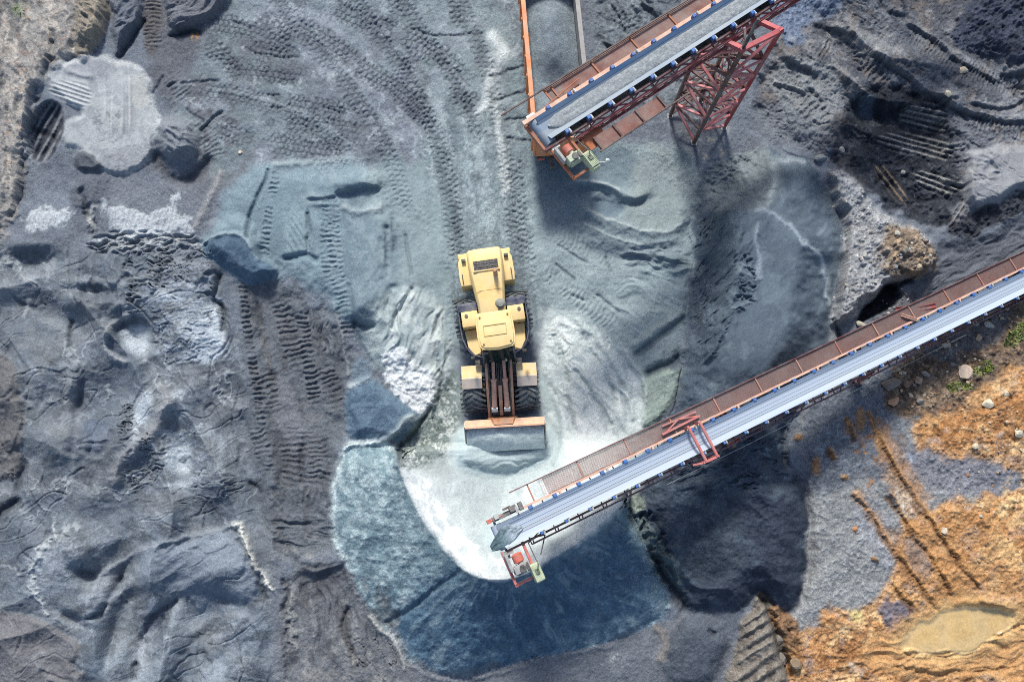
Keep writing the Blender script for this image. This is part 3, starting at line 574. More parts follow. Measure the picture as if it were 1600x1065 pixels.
ridge([(893, 497), (938, 533), (976, 583), (984, 625), (990, 660)], .12, 6, (190, 200, 198), .5, 4); ridge([(897, 574), (929, 619), (958, 668)], -.16, 4, (140, 152, 152), .6, 4); ridge([(884, 614), (893, 646), (906, 686)], -.14, 4, (146, 158, 160), .6, 4); ridge([(905, 520), (950, 580), (966, 630)], -.1, 4, (150, 162, 162), .5, 5); ridge([(866, 520), (880, 560), (890, 600)], -.1, 4, (134, 146, 148), .5); ridge([(847, 580), (858, 600), (868, 622)], -.1, 4, (120, 134, 138), .5)
wrinkle([(850, 500), (980, 560), (1000, 690), (900, 720), (860, 600)], 58, 17, .1, 4, 20)
region([(1001, 585), (1064, 566), (1074, 590), (1048, 630), (1034, 658), (1000, 676), (1004, 628)], (150, 163, 155), 6, 5, .9, .2, 14)
ridge([(1006, 588), (1040, 572), (1074, 550)], -.32, 7, (84, 96, 104), .8, 4); ridge([(974, 547), (1010, 592), (1006, 640), (1000, 690)], .1, 4, (196, 204, 202), .5)
region([(940, 640), (1000, 676), (1040, 660), (1020, 720), (960, 740)], (176, 184, 184), 14, 8, .6)

mottle([(840, 470), (980, 530), (1010, 600), (1000, 700), (860, 700)], (222, 225, 223), 11, .3, .4, .75, 58, 5); veins([(845, 480), (990, 560), (1000, 700), (860, 700)], 34, .05, (224, 227, 226), .7, .03, 58, 2.5, .0)
mottle([(830, 380), (1060, 420), (1060, 520), (960, 540), (860, 480)], (164, 176, 178), 20, .25, .5, .6, 28, 3)
for ln, wd in (([(862, 500), (905, 520), (945, 560), (968, 610), (972, 660)], 7), ([(880, 560), (915, 600), (936, 650), (940, 690)], 7), ([(856, 640), (878, 668), (884, 710), (866, 745)], 8), ([(700, 690), (704, 722), (722, 746), (770, 756), (820, 750), (866, 728)], 6), ([(858, 600), (874, 630), (890, 690)], 6)):
    ridge(ln, .06, wd, (226, 230, 229), .75, 4, 16, brk=.2); ridge([(a_+7, b_+5) for a_, b_ in ln], -.05, wd*.7, (166, 178, 180), .5, 4, 16, brk=.2)
# ---- the big heap under the lower conveyor's head
OUT = [(545, 694), (534, 717), (525, 747), (519, 789), (521, 824), (526, 854), (542, 873), (544, 903), (561, 934), (587, 972), (618, 998), (633, 1029), (663, 1048), (717, 1062), (762, 1048), (835, 1025), (870, 1020), (960, 1003), (1035, 967), (1050, 943), (1038, 911), (1020, 863), (1000, 827), (978, 788)]
CRE = [(622, 728), (637, 766), (656, 805), (679, 839), (709, 877), (736, 897), (762, 904), (797, 904), (831, 893), (870, 868), (920, 835), (978, 788)]
ring = OUT+CRE[::-1]+[(620, 702), (596, 690)]
region(ring, (132, 153, 161), 4, 3, .97, 0, 10, .05, .03, label=1, smooth=1)
mottle(ring, (172, 188, 193), 13, .15, .4, .8, octv=5, psoft=8); mottle(ring, (92, 114, 128), 18, .15, .45, .7, psoft=8); veins(ring, 24, .07, (182, 196, 200), .7, .03)
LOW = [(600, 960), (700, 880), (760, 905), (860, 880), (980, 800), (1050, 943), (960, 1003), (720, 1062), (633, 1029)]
region(LOW, (68, 98, 124), 70, 20, .8); mottle(LOW, (66, 90, 114), 40, .05, .7, .5); mottle(LOW, (112, 140, 162), 9, .3, .6, .4, 60, 2.5); veins(LOW, 40, .05, (128, 154, 174), .35, .03)  # shade of the heap's south flank painted into its colour
PB_ = [(1514, 230), (1600, 226), (1660, 232), (1650, 286), (1600, 292), (1557, 316), (1524, 330), (1504, 310), (1508, 262)]
w, so_ = polysd(OUT+[(990, 760), (960, 700), (860, 700), (700, 690), (622, 700)], 40, 1)
x, y = XX[w], YY[w]
p_ = chaikin(CRE, False, 1); q_ = chaikin([(640, 716), (622, 704), (596, 692)]+OUT+[(990, 770)], False, 1)
def dline(p, x, y):
    d = np.full(x.shape, 1e9, np.float32)
    for k in range(len(p)-1):
        ax, ay = p[k]; ex, ey = p[k+1]-p[k]; t = np.clip(((x-ax)*ex+(y-ay)*ey)/(ex*ex+ey*ey+1e-9), 0, 1)
        d = np.minimum(d, (x-ax-t*ex)**2+(y-ay-t*ey)**2)
    return np.sqrt(d)
dc, do = dline(p_, x, y), dline(q_, x, y)
do = np.maximum(do+5*fbm(x, y, 26, 3, ns()), 0)
w2, si = polysd(CRE+[(990, 740), (960, 690), (860, 690), (700, 690), (640, 700)], 40, 1)
inn = np.full((NY, NX), 40, np.float32); inn[w2] = si; inn = inn[w]
Hc = 1.9+1.3*sm(640, 760, x)-.5*sm(900, 1000, x)+.15*fbm(x, y, 60, 2, ns())
tt = do/(do+dc+1e-3)
outer = Hc*(tt*.92+.08*np.sqrt(np.clip(tt, 0, 1)))+.05*(ridged(x, y, 26, 3, ns())-.5)*sm(0, 30, do)*sm(0, 25, dc)
inner = Hc*(1-sm(-10, 175, dc))**1.2
hh = np.where(so_ < 0, np.where(inn < 0, inner, outer), 0)
k_ = sm(6, -22, so_)*sm(-40, 0, 0*so_); H[w] = np.where(so_ < 6, H[w]*(1-.88*k_)+hh*sm(2, -10, so_)**.5, H[w])
region(CRE+[(1000, 740), (1010, 690), (900, 700), (700, 735), (640, 735)], (186, 193, 195), 8, 5, .96, label=1, var=.03, rough=.01)
region([(622, 735), (640, 733), (668, 745), (690, 790), (730, 840), (760, 868), (830, 880), (900, 830), (985, 765), (980, 786), (870, 867), (830, 890), (797, 902), (762, 902), (736, 895), (709, 875), (679, 837), (656, 803), (637, 764)], (222, 224, 224), 12, 7, .95, var=.03)
region([(700, 740), (760, 745), (790, 790), (780, 850), (745, 850), (715, 800)], (178, 187, 189), 20, 12, .7); region([(860, 715), (960, 690), (1000, 690), (990, 735), (900, 760), (860, 770), (800, 790), (830, 740)], (216, 219, 220), 10, 9, .85, var=.03)
mottle(CRE+[(1000, 740), (1010, 690), (900, 700), (700, 735), (640, 735)], (166, 176, 180), 16, .25, .4, .6, 70, 3)
hump(782, 838, 30, 26, .55, 0, (172, 186, 190), .8, 1.6); mottle([(740, 740), (800, 740), (800, 860), (740, 860)], (168, 178, 180), 8, .35, .3, .5, 60, 3)
wrinkle([(630, 740), (760, 745), (780, 860), (740, 895), (660, 800)], 62, 14, .05, 4, 14)
ridge([(724, 888), (663, 934), (600, 978)], -.16, 5, (84, 104, 120), .5, 4); ridge([(735, 905), (690, 935), (640, 990)], .08, 5, (142, 162, 172), .4, 4); ridge([(900, 850), (960, 910), (1000, 960)], .08, 6, None, wob=6)
ridge([(622, 702), (596, 691), (560, 692)]+OUT[:9], .06, 5, (186, 198, 201), .7, 3)
ridge([(640, 1040), (700, 1070), (765, 1055), (860, 1026), (960, 1008)], .06, 4, (150, 154, 158), .6, 4)
ang = np.arctan2(y-842, x-790)*260
stk = .6*fbm(ang+10*fbm(x, y, 40, 3, ns()), dc*.3, 12, 4, ns(), gain=.6)+.5*fbm(x, y, 22, 4, ns()); lo_ = (so_ < -3)*(inn > 0)*sm(0, 18, dc)
for cc_, th_ in (((168, 186, 192), .30), ((66, 88, 108), -.30)):
    mk = (sm(th_-.1, th_+.35, stk) if th_ > 0 else sm(th_+.1, th_-.35, stk))*lo_*.34
    C[w] += (alb(cc_)[None, None, :]-C[w])*mk[..., None]
H[w] += .035*stk*lo_
toe = np.exp(-(do/9)**2)*(so_ < 10)*(so_ > -30); GR[w] = np.maximum(GR[w], toe*.9)
for pl_, v_ in ((LF, .9), (RD, .9), (PLAT, .75), (FL, .35), (CRE+[(1000, 740), (1010, 690), (900, 690), (700, 735), (640, 735)], .5), ([(840, 240), (1090, 260), (1080, 500), (1000, 690), (860, 660), (830, 400)], .7), ([(560, 260), (700, 260), (716, 560), (640, 600), (590, 560)], .5), ([(1190, 230), (1300, 330), (1310, 430), (1290, 600), (1100, 620), (1150, 400)], .55), (PB_, .5)): grain(pl_, v_)
def blur(poly, r, it=3):
    w, sd = polysd(poly, 40, 1); m = sm(14, -14, sd+8*fbm(XX[w], YY[w], 24, 3, ns()))
    for A in (H, C):
        B = A[w].copy()
        for _ in range(it):
            for ax in (0, 1):
                pd = [(0, 0)]*B.ndim; pd[ax] = (r+1, r); Q = np.cumsum(np.pad(B, pd, mode='edge'), axis=ax, dtype=np.float64)
                n_ = B.shape[ax]; B = ((np.take(Q, np.arange(2*r+1, 2*r+1+n_), ax)-np.take(Q, np.arange(0, n_), ax))/(2*r+1)).astype(np.float32)
        mm = m if A.ndim == 2 else m[..., None]; A[w] = A[w]*(1-mm)+B*mm
blur([(640, 735), (700, 715), (860, 680), (1000, 672), (1010, 700), (930, 735), (860, 722), (720, 752), (660, 750)], 13)
region([(866, 690), (900, 675), (990, 680), (985, 735), (900, 750), (866, 735)], (216, 221, 221), 40, 22, .7); wrinkle([(860, 640), (1000, 650), (1000, 745), (860, 760)], 60, 16, .05, 4, 24)
# sand pushed up before the bucket
MND = [(716, 680), (711, 700), (708, 716), (720, 731), (743, 737), (769, 741), (806, 741), (826, 731), (848, 724), (862, 711), (866, 684), (852, 662), (790, 664), (724, 672)]
region([(700, 690), (720, 660), (858, 640), (880, 690), (884, 740), (850, 760), (760, 760), (705, 740)], (186, 196, 197), 10, 6, .85)
region(MND, (180, 194, 197), 7, 3, .95, .5, 34, .05, .012, label=2)
grain(MND, .4); wrinkle(MND, -4, 10, .05, 6, 16); ridge([(712, 716), (740, 734), (806, 738), (860, 712)], -.07, 6, (140, 160, 170), .5, 3); ridge([(800, 692), (830, 698), (856, 690)], -.1, 3, (116, 134, 146), .5, 3)
ridge([(862, 610), (874, 650), (876, 700), (864, 730)], .05, 4, (150, 166, 170), .5)

# ---- the dark heap between the conveyors
UP = [(1191, 222), (1221, 237), (1263, 249), (1289, 273), (1300, 319), (1316, 353), (1322, 387), (1311, 425), (1302, 471), (1298, 522), (1290, 570), (1240, 640), (1060, 620), (1066, 560), (1070, 509), (1086, 446), (1082, 370), (1103, 306), (1165, 262)]
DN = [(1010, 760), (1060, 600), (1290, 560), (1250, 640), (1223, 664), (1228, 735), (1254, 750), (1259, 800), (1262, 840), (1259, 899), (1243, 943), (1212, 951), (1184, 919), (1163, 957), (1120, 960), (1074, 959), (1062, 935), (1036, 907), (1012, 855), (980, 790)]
region(UP, (94, 106, 118), 8, 10, .95, 0, 20, .06, .016, label=3)
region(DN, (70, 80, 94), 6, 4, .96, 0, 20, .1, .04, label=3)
region([(1060, 560), (1300, 540), (1290, 600), (1240, 660), (1050, 660)], (78, 90, 104), 40, 14, .85); mottle(UP, (120, 132, 142), 26, .2, .5, .5); mottle(UP, (82, 93, 106), 30, .2, .5, .5)
region([(1084, 320), (1150, 300), (1165, 340), (1150, 450), (1110, 560), (1066, 590), (1082, 450)], (86, 97, 109), 30, 40, .85, 0, 20, .1, .04)
region([(1090, 260), (1190, 225), (1220, 250), (1215, 320), (1170, 330), (1110, 330)], (122, 130, 134), 18, 10, .8, 0, 20, .1, .04)
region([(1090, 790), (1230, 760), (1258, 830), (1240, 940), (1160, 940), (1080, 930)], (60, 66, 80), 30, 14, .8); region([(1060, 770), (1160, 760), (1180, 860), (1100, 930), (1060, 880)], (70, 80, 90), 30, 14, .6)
wall = UP[:10]+[(1250, 640)]+DN[4:]+[(1000, 745), (1060, 650)]+UP[13:]
w, sd = polysd(wall, 40, 1); x, y = XX[w], YY[w]; sd = sd+6*fbm(x, y, 30, 3, ns())
top = 2.1*(1-.5*sm(540, 930, y))*(.72+.28*sm(1060, 1180, x))+.35*np.exp(-((x-1190-.15*(y-400))/90)**2)*sm(640, 520, y)
edge = sm(2, -75+28*sm(600, 700, y), sd)**.8
H[w] = np.where(sd < 4, H[w]*.35+top*edge, H[w])
ridge([(1130, 300), (1140, 380), (1145, 430), (1120, 500), (1098, 570)], .3, 16, None, wob=8)
wrinkle([(1080, 320), (1150, 290), (1190, 330), (1180, 470), (1120, 580), (1072, 580)], -62, 18, .12, 2.6, 20, octv=2); gash([(1085, 320), (1150, 300), (1165, 400), (1130, 560), (1080, 570)], -62, 8, .16, 3, 14, (62, 70, 82)); gash([(1130, 395), (1185, 395), (1185, 490), (1125, 490)], 14, 7, .2, 3.5, 10, (60, 68, 80))
wrinkle([(1095, 250), (1215, 225), (1220, 320), (1110, 320)], 20, 10, .12, 1.4, 14)
ridge([(1176, 330), (1192, 330), (1238, 352), (1252, 378), (1282, 394), (1287, 420), (1294, 470), (1290, 480)], .06, 4.5, (168, 178, 186), .8, 6, 10); ridge([(1205, 245), (1215, 260), (1212, 290), (1200, 318), (1196, 330)], .06, 8, (160, 168, 172), .6, 8); ridge([(1215, 252), (1240, 248), (1262, 256)], .05, 4, (168, 176, 182), .6, 4); ridge([(1184, 345), (1178, 370), (1190, 400), (1188, 430), (1192, 440)], .05, 4, (150, 160, 172), .7, 6)
ridge([(1294, 480), (1270, 510), (1245, 525)], .03, 6, (124, 138, 150), .5, 8, brk=.4); ridge([(1290, 350), (1276, 372)], .03, 5, (136, 148, 160), .5, 6)
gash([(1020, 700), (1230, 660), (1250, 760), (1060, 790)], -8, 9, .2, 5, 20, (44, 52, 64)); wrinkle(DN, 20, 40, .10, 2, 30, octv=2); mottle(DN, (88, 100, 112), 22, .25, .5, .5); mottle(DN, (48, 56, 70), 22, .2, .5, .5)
mottle([(1170, 690), (1240, 680), (1255, 770), (1180, 775)], (118, 132, 146), 9, .42, .3, .7, -6, 4)
ridge([(1222, 660), (1226, 700), (1230, 738)], -.3, 7, (54, 62, 74), .6, 4); ridge([(1232, 690), (1236, 720), (1228, 745)], .2, 6, (110, 118, 128), .6, 3); ridge([(1228, 746), (1256, 752), (1262, 800), (1263, 850), (1260, 905), (1242, 950), (1212, 957)], -.3, 9, (50, 54, 66), .8, 4); ridge([(1184, 922), (1214, 952)], -.2, 6, (50, 54, 64), .7)
region([(975, 785), (1000, 790), (1030, 840), (1060, 880), (1072, 940), (1060, 930), (1034, 900), (1010, 856)], (98, 110, 114), 6, 6, .9, .1, 14, .14, .06); wrinkle([(975, 785), (1030, 800), (1070, 930), (1040, 910)], 75, 11, .3, 1.5, 6); ridge([(1020, 860), (1040, 905), (1064, 935), (1072, 958)], -.35, 7, (54, 60, 68), .8, 6)
region([(955, 770), (1000, 768), (1012, 800), (985, 800)], (150, 158, 150), 8, 6, .8, 0, 10, .15, .05, .3)

# ---- upper right: stony diggings
UR = [(1170, 160), (1220, 40), (1200, -230), (1880, -230), (1880, 330), (1640, 320), (1600, 310), (1480, 372), (1330, 280), (1260, 230), (1200, 215)]
region(UR, (110, 113, 121), 12, 10, .95, .25, 40, .14, .06, .35); mottle(UR, (74, 76, 84), 18, .05, .45, .75, 35, 2.5); gash(UR, 32, 16, .07, 4, 14, (66, 68, 76)); wrinkle(UR, 32, 60, .3, 3.5, 20, octv=1); mottle(UR, (140, 140, 142), 12, .3, .35, .6, 30, 2); mottle(UR, (124, 114, 108), 14, .4, .3, .5)
region([(1190, -60), (1330, -60), (1310, 20), (1265, 40), (1240, 80), (1215, 60)], (108, 121, 144), 10, 8, .85, 0, 20, .1, .06, .9)
region([(1215, 85), (1300, 95), (1320, 150), (1300, 205), (1260, 215), (1200, 150)], (132, 135, 139), 10, 7, .85); region([(1160, 170), (1240, 160), (1290, 215), (1250, 235), (1200, 220)], (112, 117, 125), 14, 8, .8)
DK = [(1519, 0), (1507, 23), (1484, 53), (1512, 80), (1554, 94), (1660, 100), (1760, 60), (1760, -100), (1535, -100)]
region(DK, (62, 68, 84), 10, 9, .92, .3, 30, .15, .09, .8); mottle(DK, (44, 48, 58), 14, .15, .3, .7)
for ln, dp, wd in (([(1412, 34), (1440, 50), (1468, 70), (1507, 96), (1564, 128)], -.55, 6), ([(1364, 78), (1392, 100), (1443, 139), (1470, 157), (1519, 178), (1560, 187), (1640, 184)], -.6, 5.5), ([(1267, 32), (1306, 46), (1342, 54)], -.5, 7), ([(1222, 86), (1250, 104), (1284, 117)], -.5, 7), ([(1385, 13), (1414, 24)], -.35, 5), ([(1560, 116), (1640, 112)], -.4, 5), ([(1470, 145), (1500, 150)], -.3, 4), ([(1515, 158), (1550, 168), (1578, 168), (1600, 150)], -.35, 4), ([(1206, 128), (1250, 140), (1262, 145)], -.35, 4), ([(1315, 58), (1340, 78)], -.35, 4), ([(1262, 132), (1290, 160)], -.3, 5), ([(1230, 60), (1246, 70)], -.3, 5), ([(1445, 100), (1470, 108)], -.3, 4)):
    scarp(ln, -dp*.44, wd*.7, 34, (58, 60, 68), .6, 4, 44); ridge([(a_, b_-wd) for a_, b_ in ln], .02, 3.5, (150, 150, 153), .45, 5, 20, brk=.3)  # drops shaded and upper lips highlighted in the colour
for ln, wd, per in (([(1411, 52), (1450, 74), (1500, 106), (1576, 138), (1620, 146)], 30, 6), ([(1489, 202), (1498, 240), (1500, 275)], 26, 9), ([(1510, 186), (1550, 200), (1610, 208)], 28, 7), ([(1240, 150), (1270, 172), (1300, 196)], 34, 10), ([(1340, 95), (1400, 130)], 34, 8), ([(1262, 64), (1310, 90)], 34, 7), ([(1330, 120), (1345, 90), (1335, 75)], 22, 8)):
    ribs(ln, wd, per, .05, 'bar', (84, 86, 92), .35, .3)
PIT = [(1331, 143), (1360, 134), (1388, 136), (1454, 150), (1477, 166), (1486, 211), (1505, 277), (1500, 312), (1477, 358), (1425, 348), (1388, 326), (1341, 278), (1308, 250), (1299, 222), (1313, 180)]
region(PIT, (52, 56, 65), 10, 10, .96, -.85, 56, .18, .07, .8); mottle(PIT, (40, 42, 48), 12, .1, .35, .75); mottle(PIT, (92, 95, 101), 8, .5, .3, .5)
ridge([(1345, 142), (1400, 138), (1454, 152), (1480, 170)], -.2, 9, (42, 44, 52), .7, 6); ridge([(1310, 180), (1302, 222), (1320, 262), (1360, 305)], .3, 8, (88, 86, 88), .6, 7)
SC = dict(col=(150, 147, 144), a=.95, jit=.22)
stripes([(1400, 172), (1440, 160), (1476, 164), (1486, 214), (1440, 204), (1404, 194)], 12, 9, .06, **SC); stripes([(1366, 214), (1400, 204), (1490, 218), (1496, 254), (1430, 246), (1376, 232)], 16, 9, .06, **SC); stripes([(1356, 260), (1385, 256), (1422, 306), (1414, 330)], 52, 9, .06, (132, 114, 96), .9, jit=.22); stripes([(1420, 262), (1508, 276), (1504, 308), (1440, 300)], 20, 9, .06, **SC); stripes([(1478, 355), (1500, 310), (1512, 322), (1495, 350)], -58, 7, .06, **SC)
region([(1345, 150), (1365, 148), (1365, 185), (1348, 185)], (98, 108, 122), 10, 6, .6)
PB = [(1514, 230), (1600, 226), (1660, 232), (1650, 286), (1600, 292), (1557, 316), (1524, 330), (1504, 310), (1508, 262)]
region(PB, (141, 142, 147), 6, 5, .92, .5, 16, .06, .02); wrinkle([(1515, 230), (1560, 228), (1570, 280), (1510, 290)], 30, 12, .14, 2.5, 8)
region([(1474, 366), (1500, 340), (1530, 330), (1560, 316), (1600, 294), (1660, 285), (1660, 305), (1600, 322), (1572, 348), (1530, 368), (1500, 374)], (58, 60, 67), 6, 6, .92, 0, 14, .2, .1, .6)  # stony step below the pale block, its south-side shade put into the colour
region([(1440, 436), (1466, 398), (1464, 380), (1500, 376), (1535, 372), (1576, 350), (1604, 324), (1660, 308), (1660, 416), (1560, 440), (1440, 500), (1405, 470)], (97, 101, 110), 6, 5, .95, -.25, 24, .07, .02)
wrinkle([(1440, 436), (1500, 378), (1640, 330), (1640, 410), (1440, 490)], -25, 15, .12, 4, 14); ridge([(1440, 440), (1480, 410), (1540, 385)], .1, 6, None, wob=8)

# ---- the gravelly outcrop and its undercut
OC = [(1289, 268), (1310, 268), (1331, 277), (1364, 319), (1397, 338), (1425, 357), (1449, 371), (1463, 404), (1458, 423), (1430, 437), (1388, 437), (1376, 462), (1350, 469), (1341, 500), (1300, 512), (1298, 490), (1311, 446), (1320, 399), (1317, 357), (1302, 305)]
region(OC, (150, 150, 153), 5, 5, .95, .75, 16, .12, .09, 1.0, label=4, smooth=1)
region([(1385, 350), (1425, 356), (1449, 371), (1463, 404), (1457, 424), (1430, 437), (1390, 436), (1370, 400)], (134, 116, 100), 10, 9, .9, .3, 20, .2, .12, .8, label=4); mottle([(1385, 350), (1463, 370), (1455, 430), (1390, 436)], (186, 160, 130), 8, .25, .3, .8); mottle([(1385, 350), (1463, 370), (1455, 430), (1390, 436)], (74, 66, 62), 9, .25, .3, .8)
region([(1300, 272), (1330, 280), (1350, 315), (1320, 318)], (154, 156, 160), 8, 5, .6); region([(1300, 460), (1340, 455), (1335, 505), (1300, 508)], (134, 136, 141), 10, 6, .6); mottle([(1320, 320), (1400, 340), (1390, 440), (1320, 500)], (186, 184, 182), 5, .4, .3, .7)
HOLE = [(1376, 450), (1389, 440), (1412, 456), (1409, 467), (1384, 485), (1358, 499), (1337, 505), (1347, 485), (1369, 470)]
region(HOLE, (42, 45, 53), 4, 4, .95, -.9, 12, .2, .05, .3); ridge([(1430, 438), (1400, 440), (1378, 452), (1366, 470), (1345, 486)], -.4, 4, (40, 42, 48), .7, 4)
region([(1395, 470), (1420, 462), (1450, 470), (1440, 500), (1380, 520), (1340, 515), (1370, 495)], (98, 98, 103), 10, 7, .8, 0, 10, .2, .06, .7)
region([(1296, 500), (1312, 505), (1316, 545), (1292, 560)], (124, 128, 132), 6, 4, .8); ridge([(1300, 495), (1312, 520), (1316, 545)], -.25, 3.5, (56, 60, 68), .7)

# ---- lower right: gravel, rusty clay, puddle
region([(1262, 700), (1235, 660), (1300, 560), (1400, 590), (1420, 640), (1500, 650), (1660, 640), (1900, 700), (1900, 1320), (1210, 1320), (1215, 990), (1245, 945), (1262, 890)], (141, 142, 144), 10, 8, .95, 0, 20, .08, .04, .75)
region([(1232, 660), (1300, 590), (1395, 600), (1420, 680), (1385, 740), (1320, 760), (1270, 780), (1262, 740)], (98, 104, 115), 26, 12, .85, 0, 20, .1, .03); mottle([(1240, 660), (1400, 620), (1420, 720), (1260, 760)], (132, 136, 144), 9, .25, .3, .6); region([(1420, 690), (1600, 690), (1600, 790), (1470, 770), (1410, 730)], (122, 122, 132), 26, 14, .8, 0, 20, .1, .05, .7)
BR = [(1385, 600), (1402, 570), (1480, 524), (1560, 480), (1660, 430), (1800, 500), (1800, 700), (1500, 690), (1440, 660), (1395, 650)]
region(BR, (116, 97, 82), 12, 12, .92, 0, 20, .15, .07, .9, label=5); mottle(BR, (84, 68, 58), 14, .1, .4, .7); mottle(BR, (158, 132, 104), 9, .3, .3, .6); region([(1440, 540), (1500, 510), (1560, 480), (1580, 500), (1540, 550), (1460, 570)], (108, 108, 112), 14, 10, .7); mottle([(1390, 580), (1500, 560), (1500, 640), (1400, 640)], (172, 152, 132), 5, .35, .3, .7)
OR = [(1425, 660), (1500, 640), (1530, 610), (1600, 570), (1900, 520), (1900, 1320), (1215, 1320), (1228, 1010), (1260, 990), (1290, 948), (1330, 955), (1385, 930), (1402, 890), (1392, 850), (1430, 800), (1500, 780), (1600, 770), (1600, 730), (1500, 712), (1440, 706)]
region(OR, (198, 152, 106), 14, 14, .9, .05, 20, .14, .06, .5, label=5); mottle(OR, (228, 194, 148), 26, .1, .5, .75); mottle(OR, (164, 118, 80), 14, .25, .35, .65); mottle(OR, (196, 142, 92), 34, .1, .45, .6); mottle(OR, (132, 88, 56), 18, .3, .35, .6); mottle(OR, (166, 152, 146), 18, .35, .35, .6); mottle(OR, (104, 72, 48), 7, .42, .25, .7)
mottle([(1420, 640), (1640, 600), (1640, 700), (1430, 690)], (168, 118, 76), 10, .1, .35, .75); mottle([(1560, 740), (1640, 740), (1640, 900), (1540, 900)], (228, 196, 146), 16, .1, .4, .7); region([(1480, 790), (1600, 790), (1600, 940), (1540, 930)], (184, 138, 92), 30, 14, .5)
region([(1398, 800), (1442, 808), (1520, 920), (1480, 940), (1450, 880)], (190, 142, 96), 10, 8, .8); region([(1392, 764), (1408, 755), (1442, 808), (1418, 816)], (192, 190, 182), 5, 4, .92); region([(1410, 711), (1431, 710), (1432, 722), (1412, 724)], (158, 172, 190), 8, 3, .7)
region([(1330, 780), (1376, 790), (1410, 870), (1395, 900), (1350, 860)], (146, 148, 156), 20, 10, .6); region([(1400, 840), (1440, 840), (1460, 900), (1425, 895)], (138, 128, 126), 12, 10, .7)
region([(1370, 940), (1420, 940), (1430, 985), (1390, 990)], (104, 106, 122), 10, 9, .8, .1, 12, .2, .06, .6); region([(1520, 934), (1560, 930), (1590, 945), (1580, 956), (1540, 946)], (126, 122, 126), 5, 6, .85, .15, 10, .2, .08, .8)
region([(1348, 650), (1372, 650), (1425, 740), (1540, 920), (1500, 940), (1400, 790)], (170, 128, 90), 18, 10, .55, -.05, 20); region([(1330, 765), (1360, 775), (1480, 945), (1440, 955)], (160, 124, 92), 18, 10, .5, -.05, 20)
for ln in ([(1348, 644), (1374, 692), (1400, 740), (1447, 812), (1519, 903), (1528, 926)], [(1384, 772), (1416, 820), (1455, 880), (1489, 931)], [(1328, 768), (1360, 808), (1404, 876), (1466, 953)], [(1392, 915), (1430, 957)], [(1316, 652), (1336, 692)], [(1290, 700), (1304, 722)], [(1408, 1019), (1479, 1022), (1539, 1004), (1583, 976), (1620, 968)], [(1396, 1043), (1479, 1052), (1500, 1047)], [(1520, 1050), (1590, 1040)]):
    ridge(ln, -.10, 3.2, (104, 76, 54), .7, 7, 12, brk=.15); ribs(ln, 13, 6, .018, 'bar', (124, 90, 62), .4, .5); ridge([(a_+5, b_-4) for a_, b_ in ln], .07, 3.5, (190, 138, 84), .6, 4, brk=.4)
for a in ((1345, 655, 8, 20, .1), (1375, 690, 9, 16, .1), (1248, 683, 8, 6, .14), (1275, 728, 8, 16, .1), (1320, 745, 7, 5, .08)): hump(*a, col=(150, 116, 84), a=.9)
mottle([(1310, 640), (1400, 640), (1470, 820), (1400, 800), (1340, 760)], (150, 108, 70), 9, .45, .25, .8)
PUD = [(1416, 994), (1436, 976), (1471, 960), (1487, 946), (1519, 941), (1549, 946), (1590, 957), (1584, 976), (1552, 1002), (1513, 1018), (1471, 1024), (1420, 1022), (1396, 1012)]
region([(1370, 990), (1480, 925), (1600, 930), (1660, 960), (1640, 1060), (1400, 1062), (1340, 1025)], (194, 150, 104), 26, 14, .85, -.05, 30, .1, .03, .1)
region([(1390, 990), (1436, 966), (1480, 940), (1520, 932), (1600, 946), (1600, 985), (1550, 1020), (1470, 1036), (1390, 1026)], (202, 164, 116), 22, 8, .9, 0, 20, .05, .015, .05)
wrinkle([(1300, 1000), (1640, 960), (1640, 1090), (1300, 1090)], -6, 14, .09, 6, 20)
w, sd, m = region(PUD, (208, 178, 130), 10, 7, .98, label=6, var=.05, rough=.0, stony=0.0, level=-.05, hw=9, smooth=1); mottle(PUD, (204, 168, 108), 30, .1, .6, .5)
ridge([(1487, 944), (1519, 938), (1550, 943), (1590, 956)], .1, 5, (150, 108, 70), .5)
region([(1326, 952), (1348, 950), (1352, 968), (1330, 972)], (206, 186, 130), 8, 4, .8)
# ---- bottom
BT = [(430, 885), (545, 880), (560, 934), (633, 1030), (720, 1064), (960, 1004), (1040, 966), (1160, 960), (1150, 1300), (430, 1300)]
region(BT, (112, 114, 121), 14, 8, .9, 0, 20, .08, .024)
region([(440, 900), (470, 880), (548, 876), (546, 905), (575, 960), (628, 1020), (640, 1080), (440, 1080)], (106, 109, 115), 12, 8, .85, -.1, 20, .1, .025)
ridge([(466, 884), (500, 886), (545, 876)], -.08, 4, (84, 86, 92), .5, 4); scarp([(462, 884), (500, 888), (548, 876)], .22, 7, 20, (74, 76, 84), .5); region([(456, 900), (520, 890), (546, 884), (548, 905), (500, 935), (470, 950)], (80, 81, 88), 14, 9, .8, -.15, 16)
wrinkle([(476, 905), (550, 905), (600, 1010), (490, 1060)], 80, 17, .14, 6, 18); mottle([(440, 890), (640, 900), (640, 1080), (440, 1080)], (134, 136, 140), 14, .2, .4, .6, 82, 4); mottle([(440, 890), (640, 900), (640, 1080), (440, 1080)], (84, 83, 88), 15, .25, .4, .6, 82, 3); gash([(560, 940), (640, 1030), (600, 1080), (520, 1060)], 60, 9, .15, 3, 12, (70, 70, 76)); ridge([(458, 905), (452, 960), (462, 1020)], .14, 6, (168, 168, 168), .5, 9, 7, brk=.5); ridge([(446, 900), (444, 980), (452, 1065)], -.12, 4, (86, 88, 94), .5, 9, brk=.4)
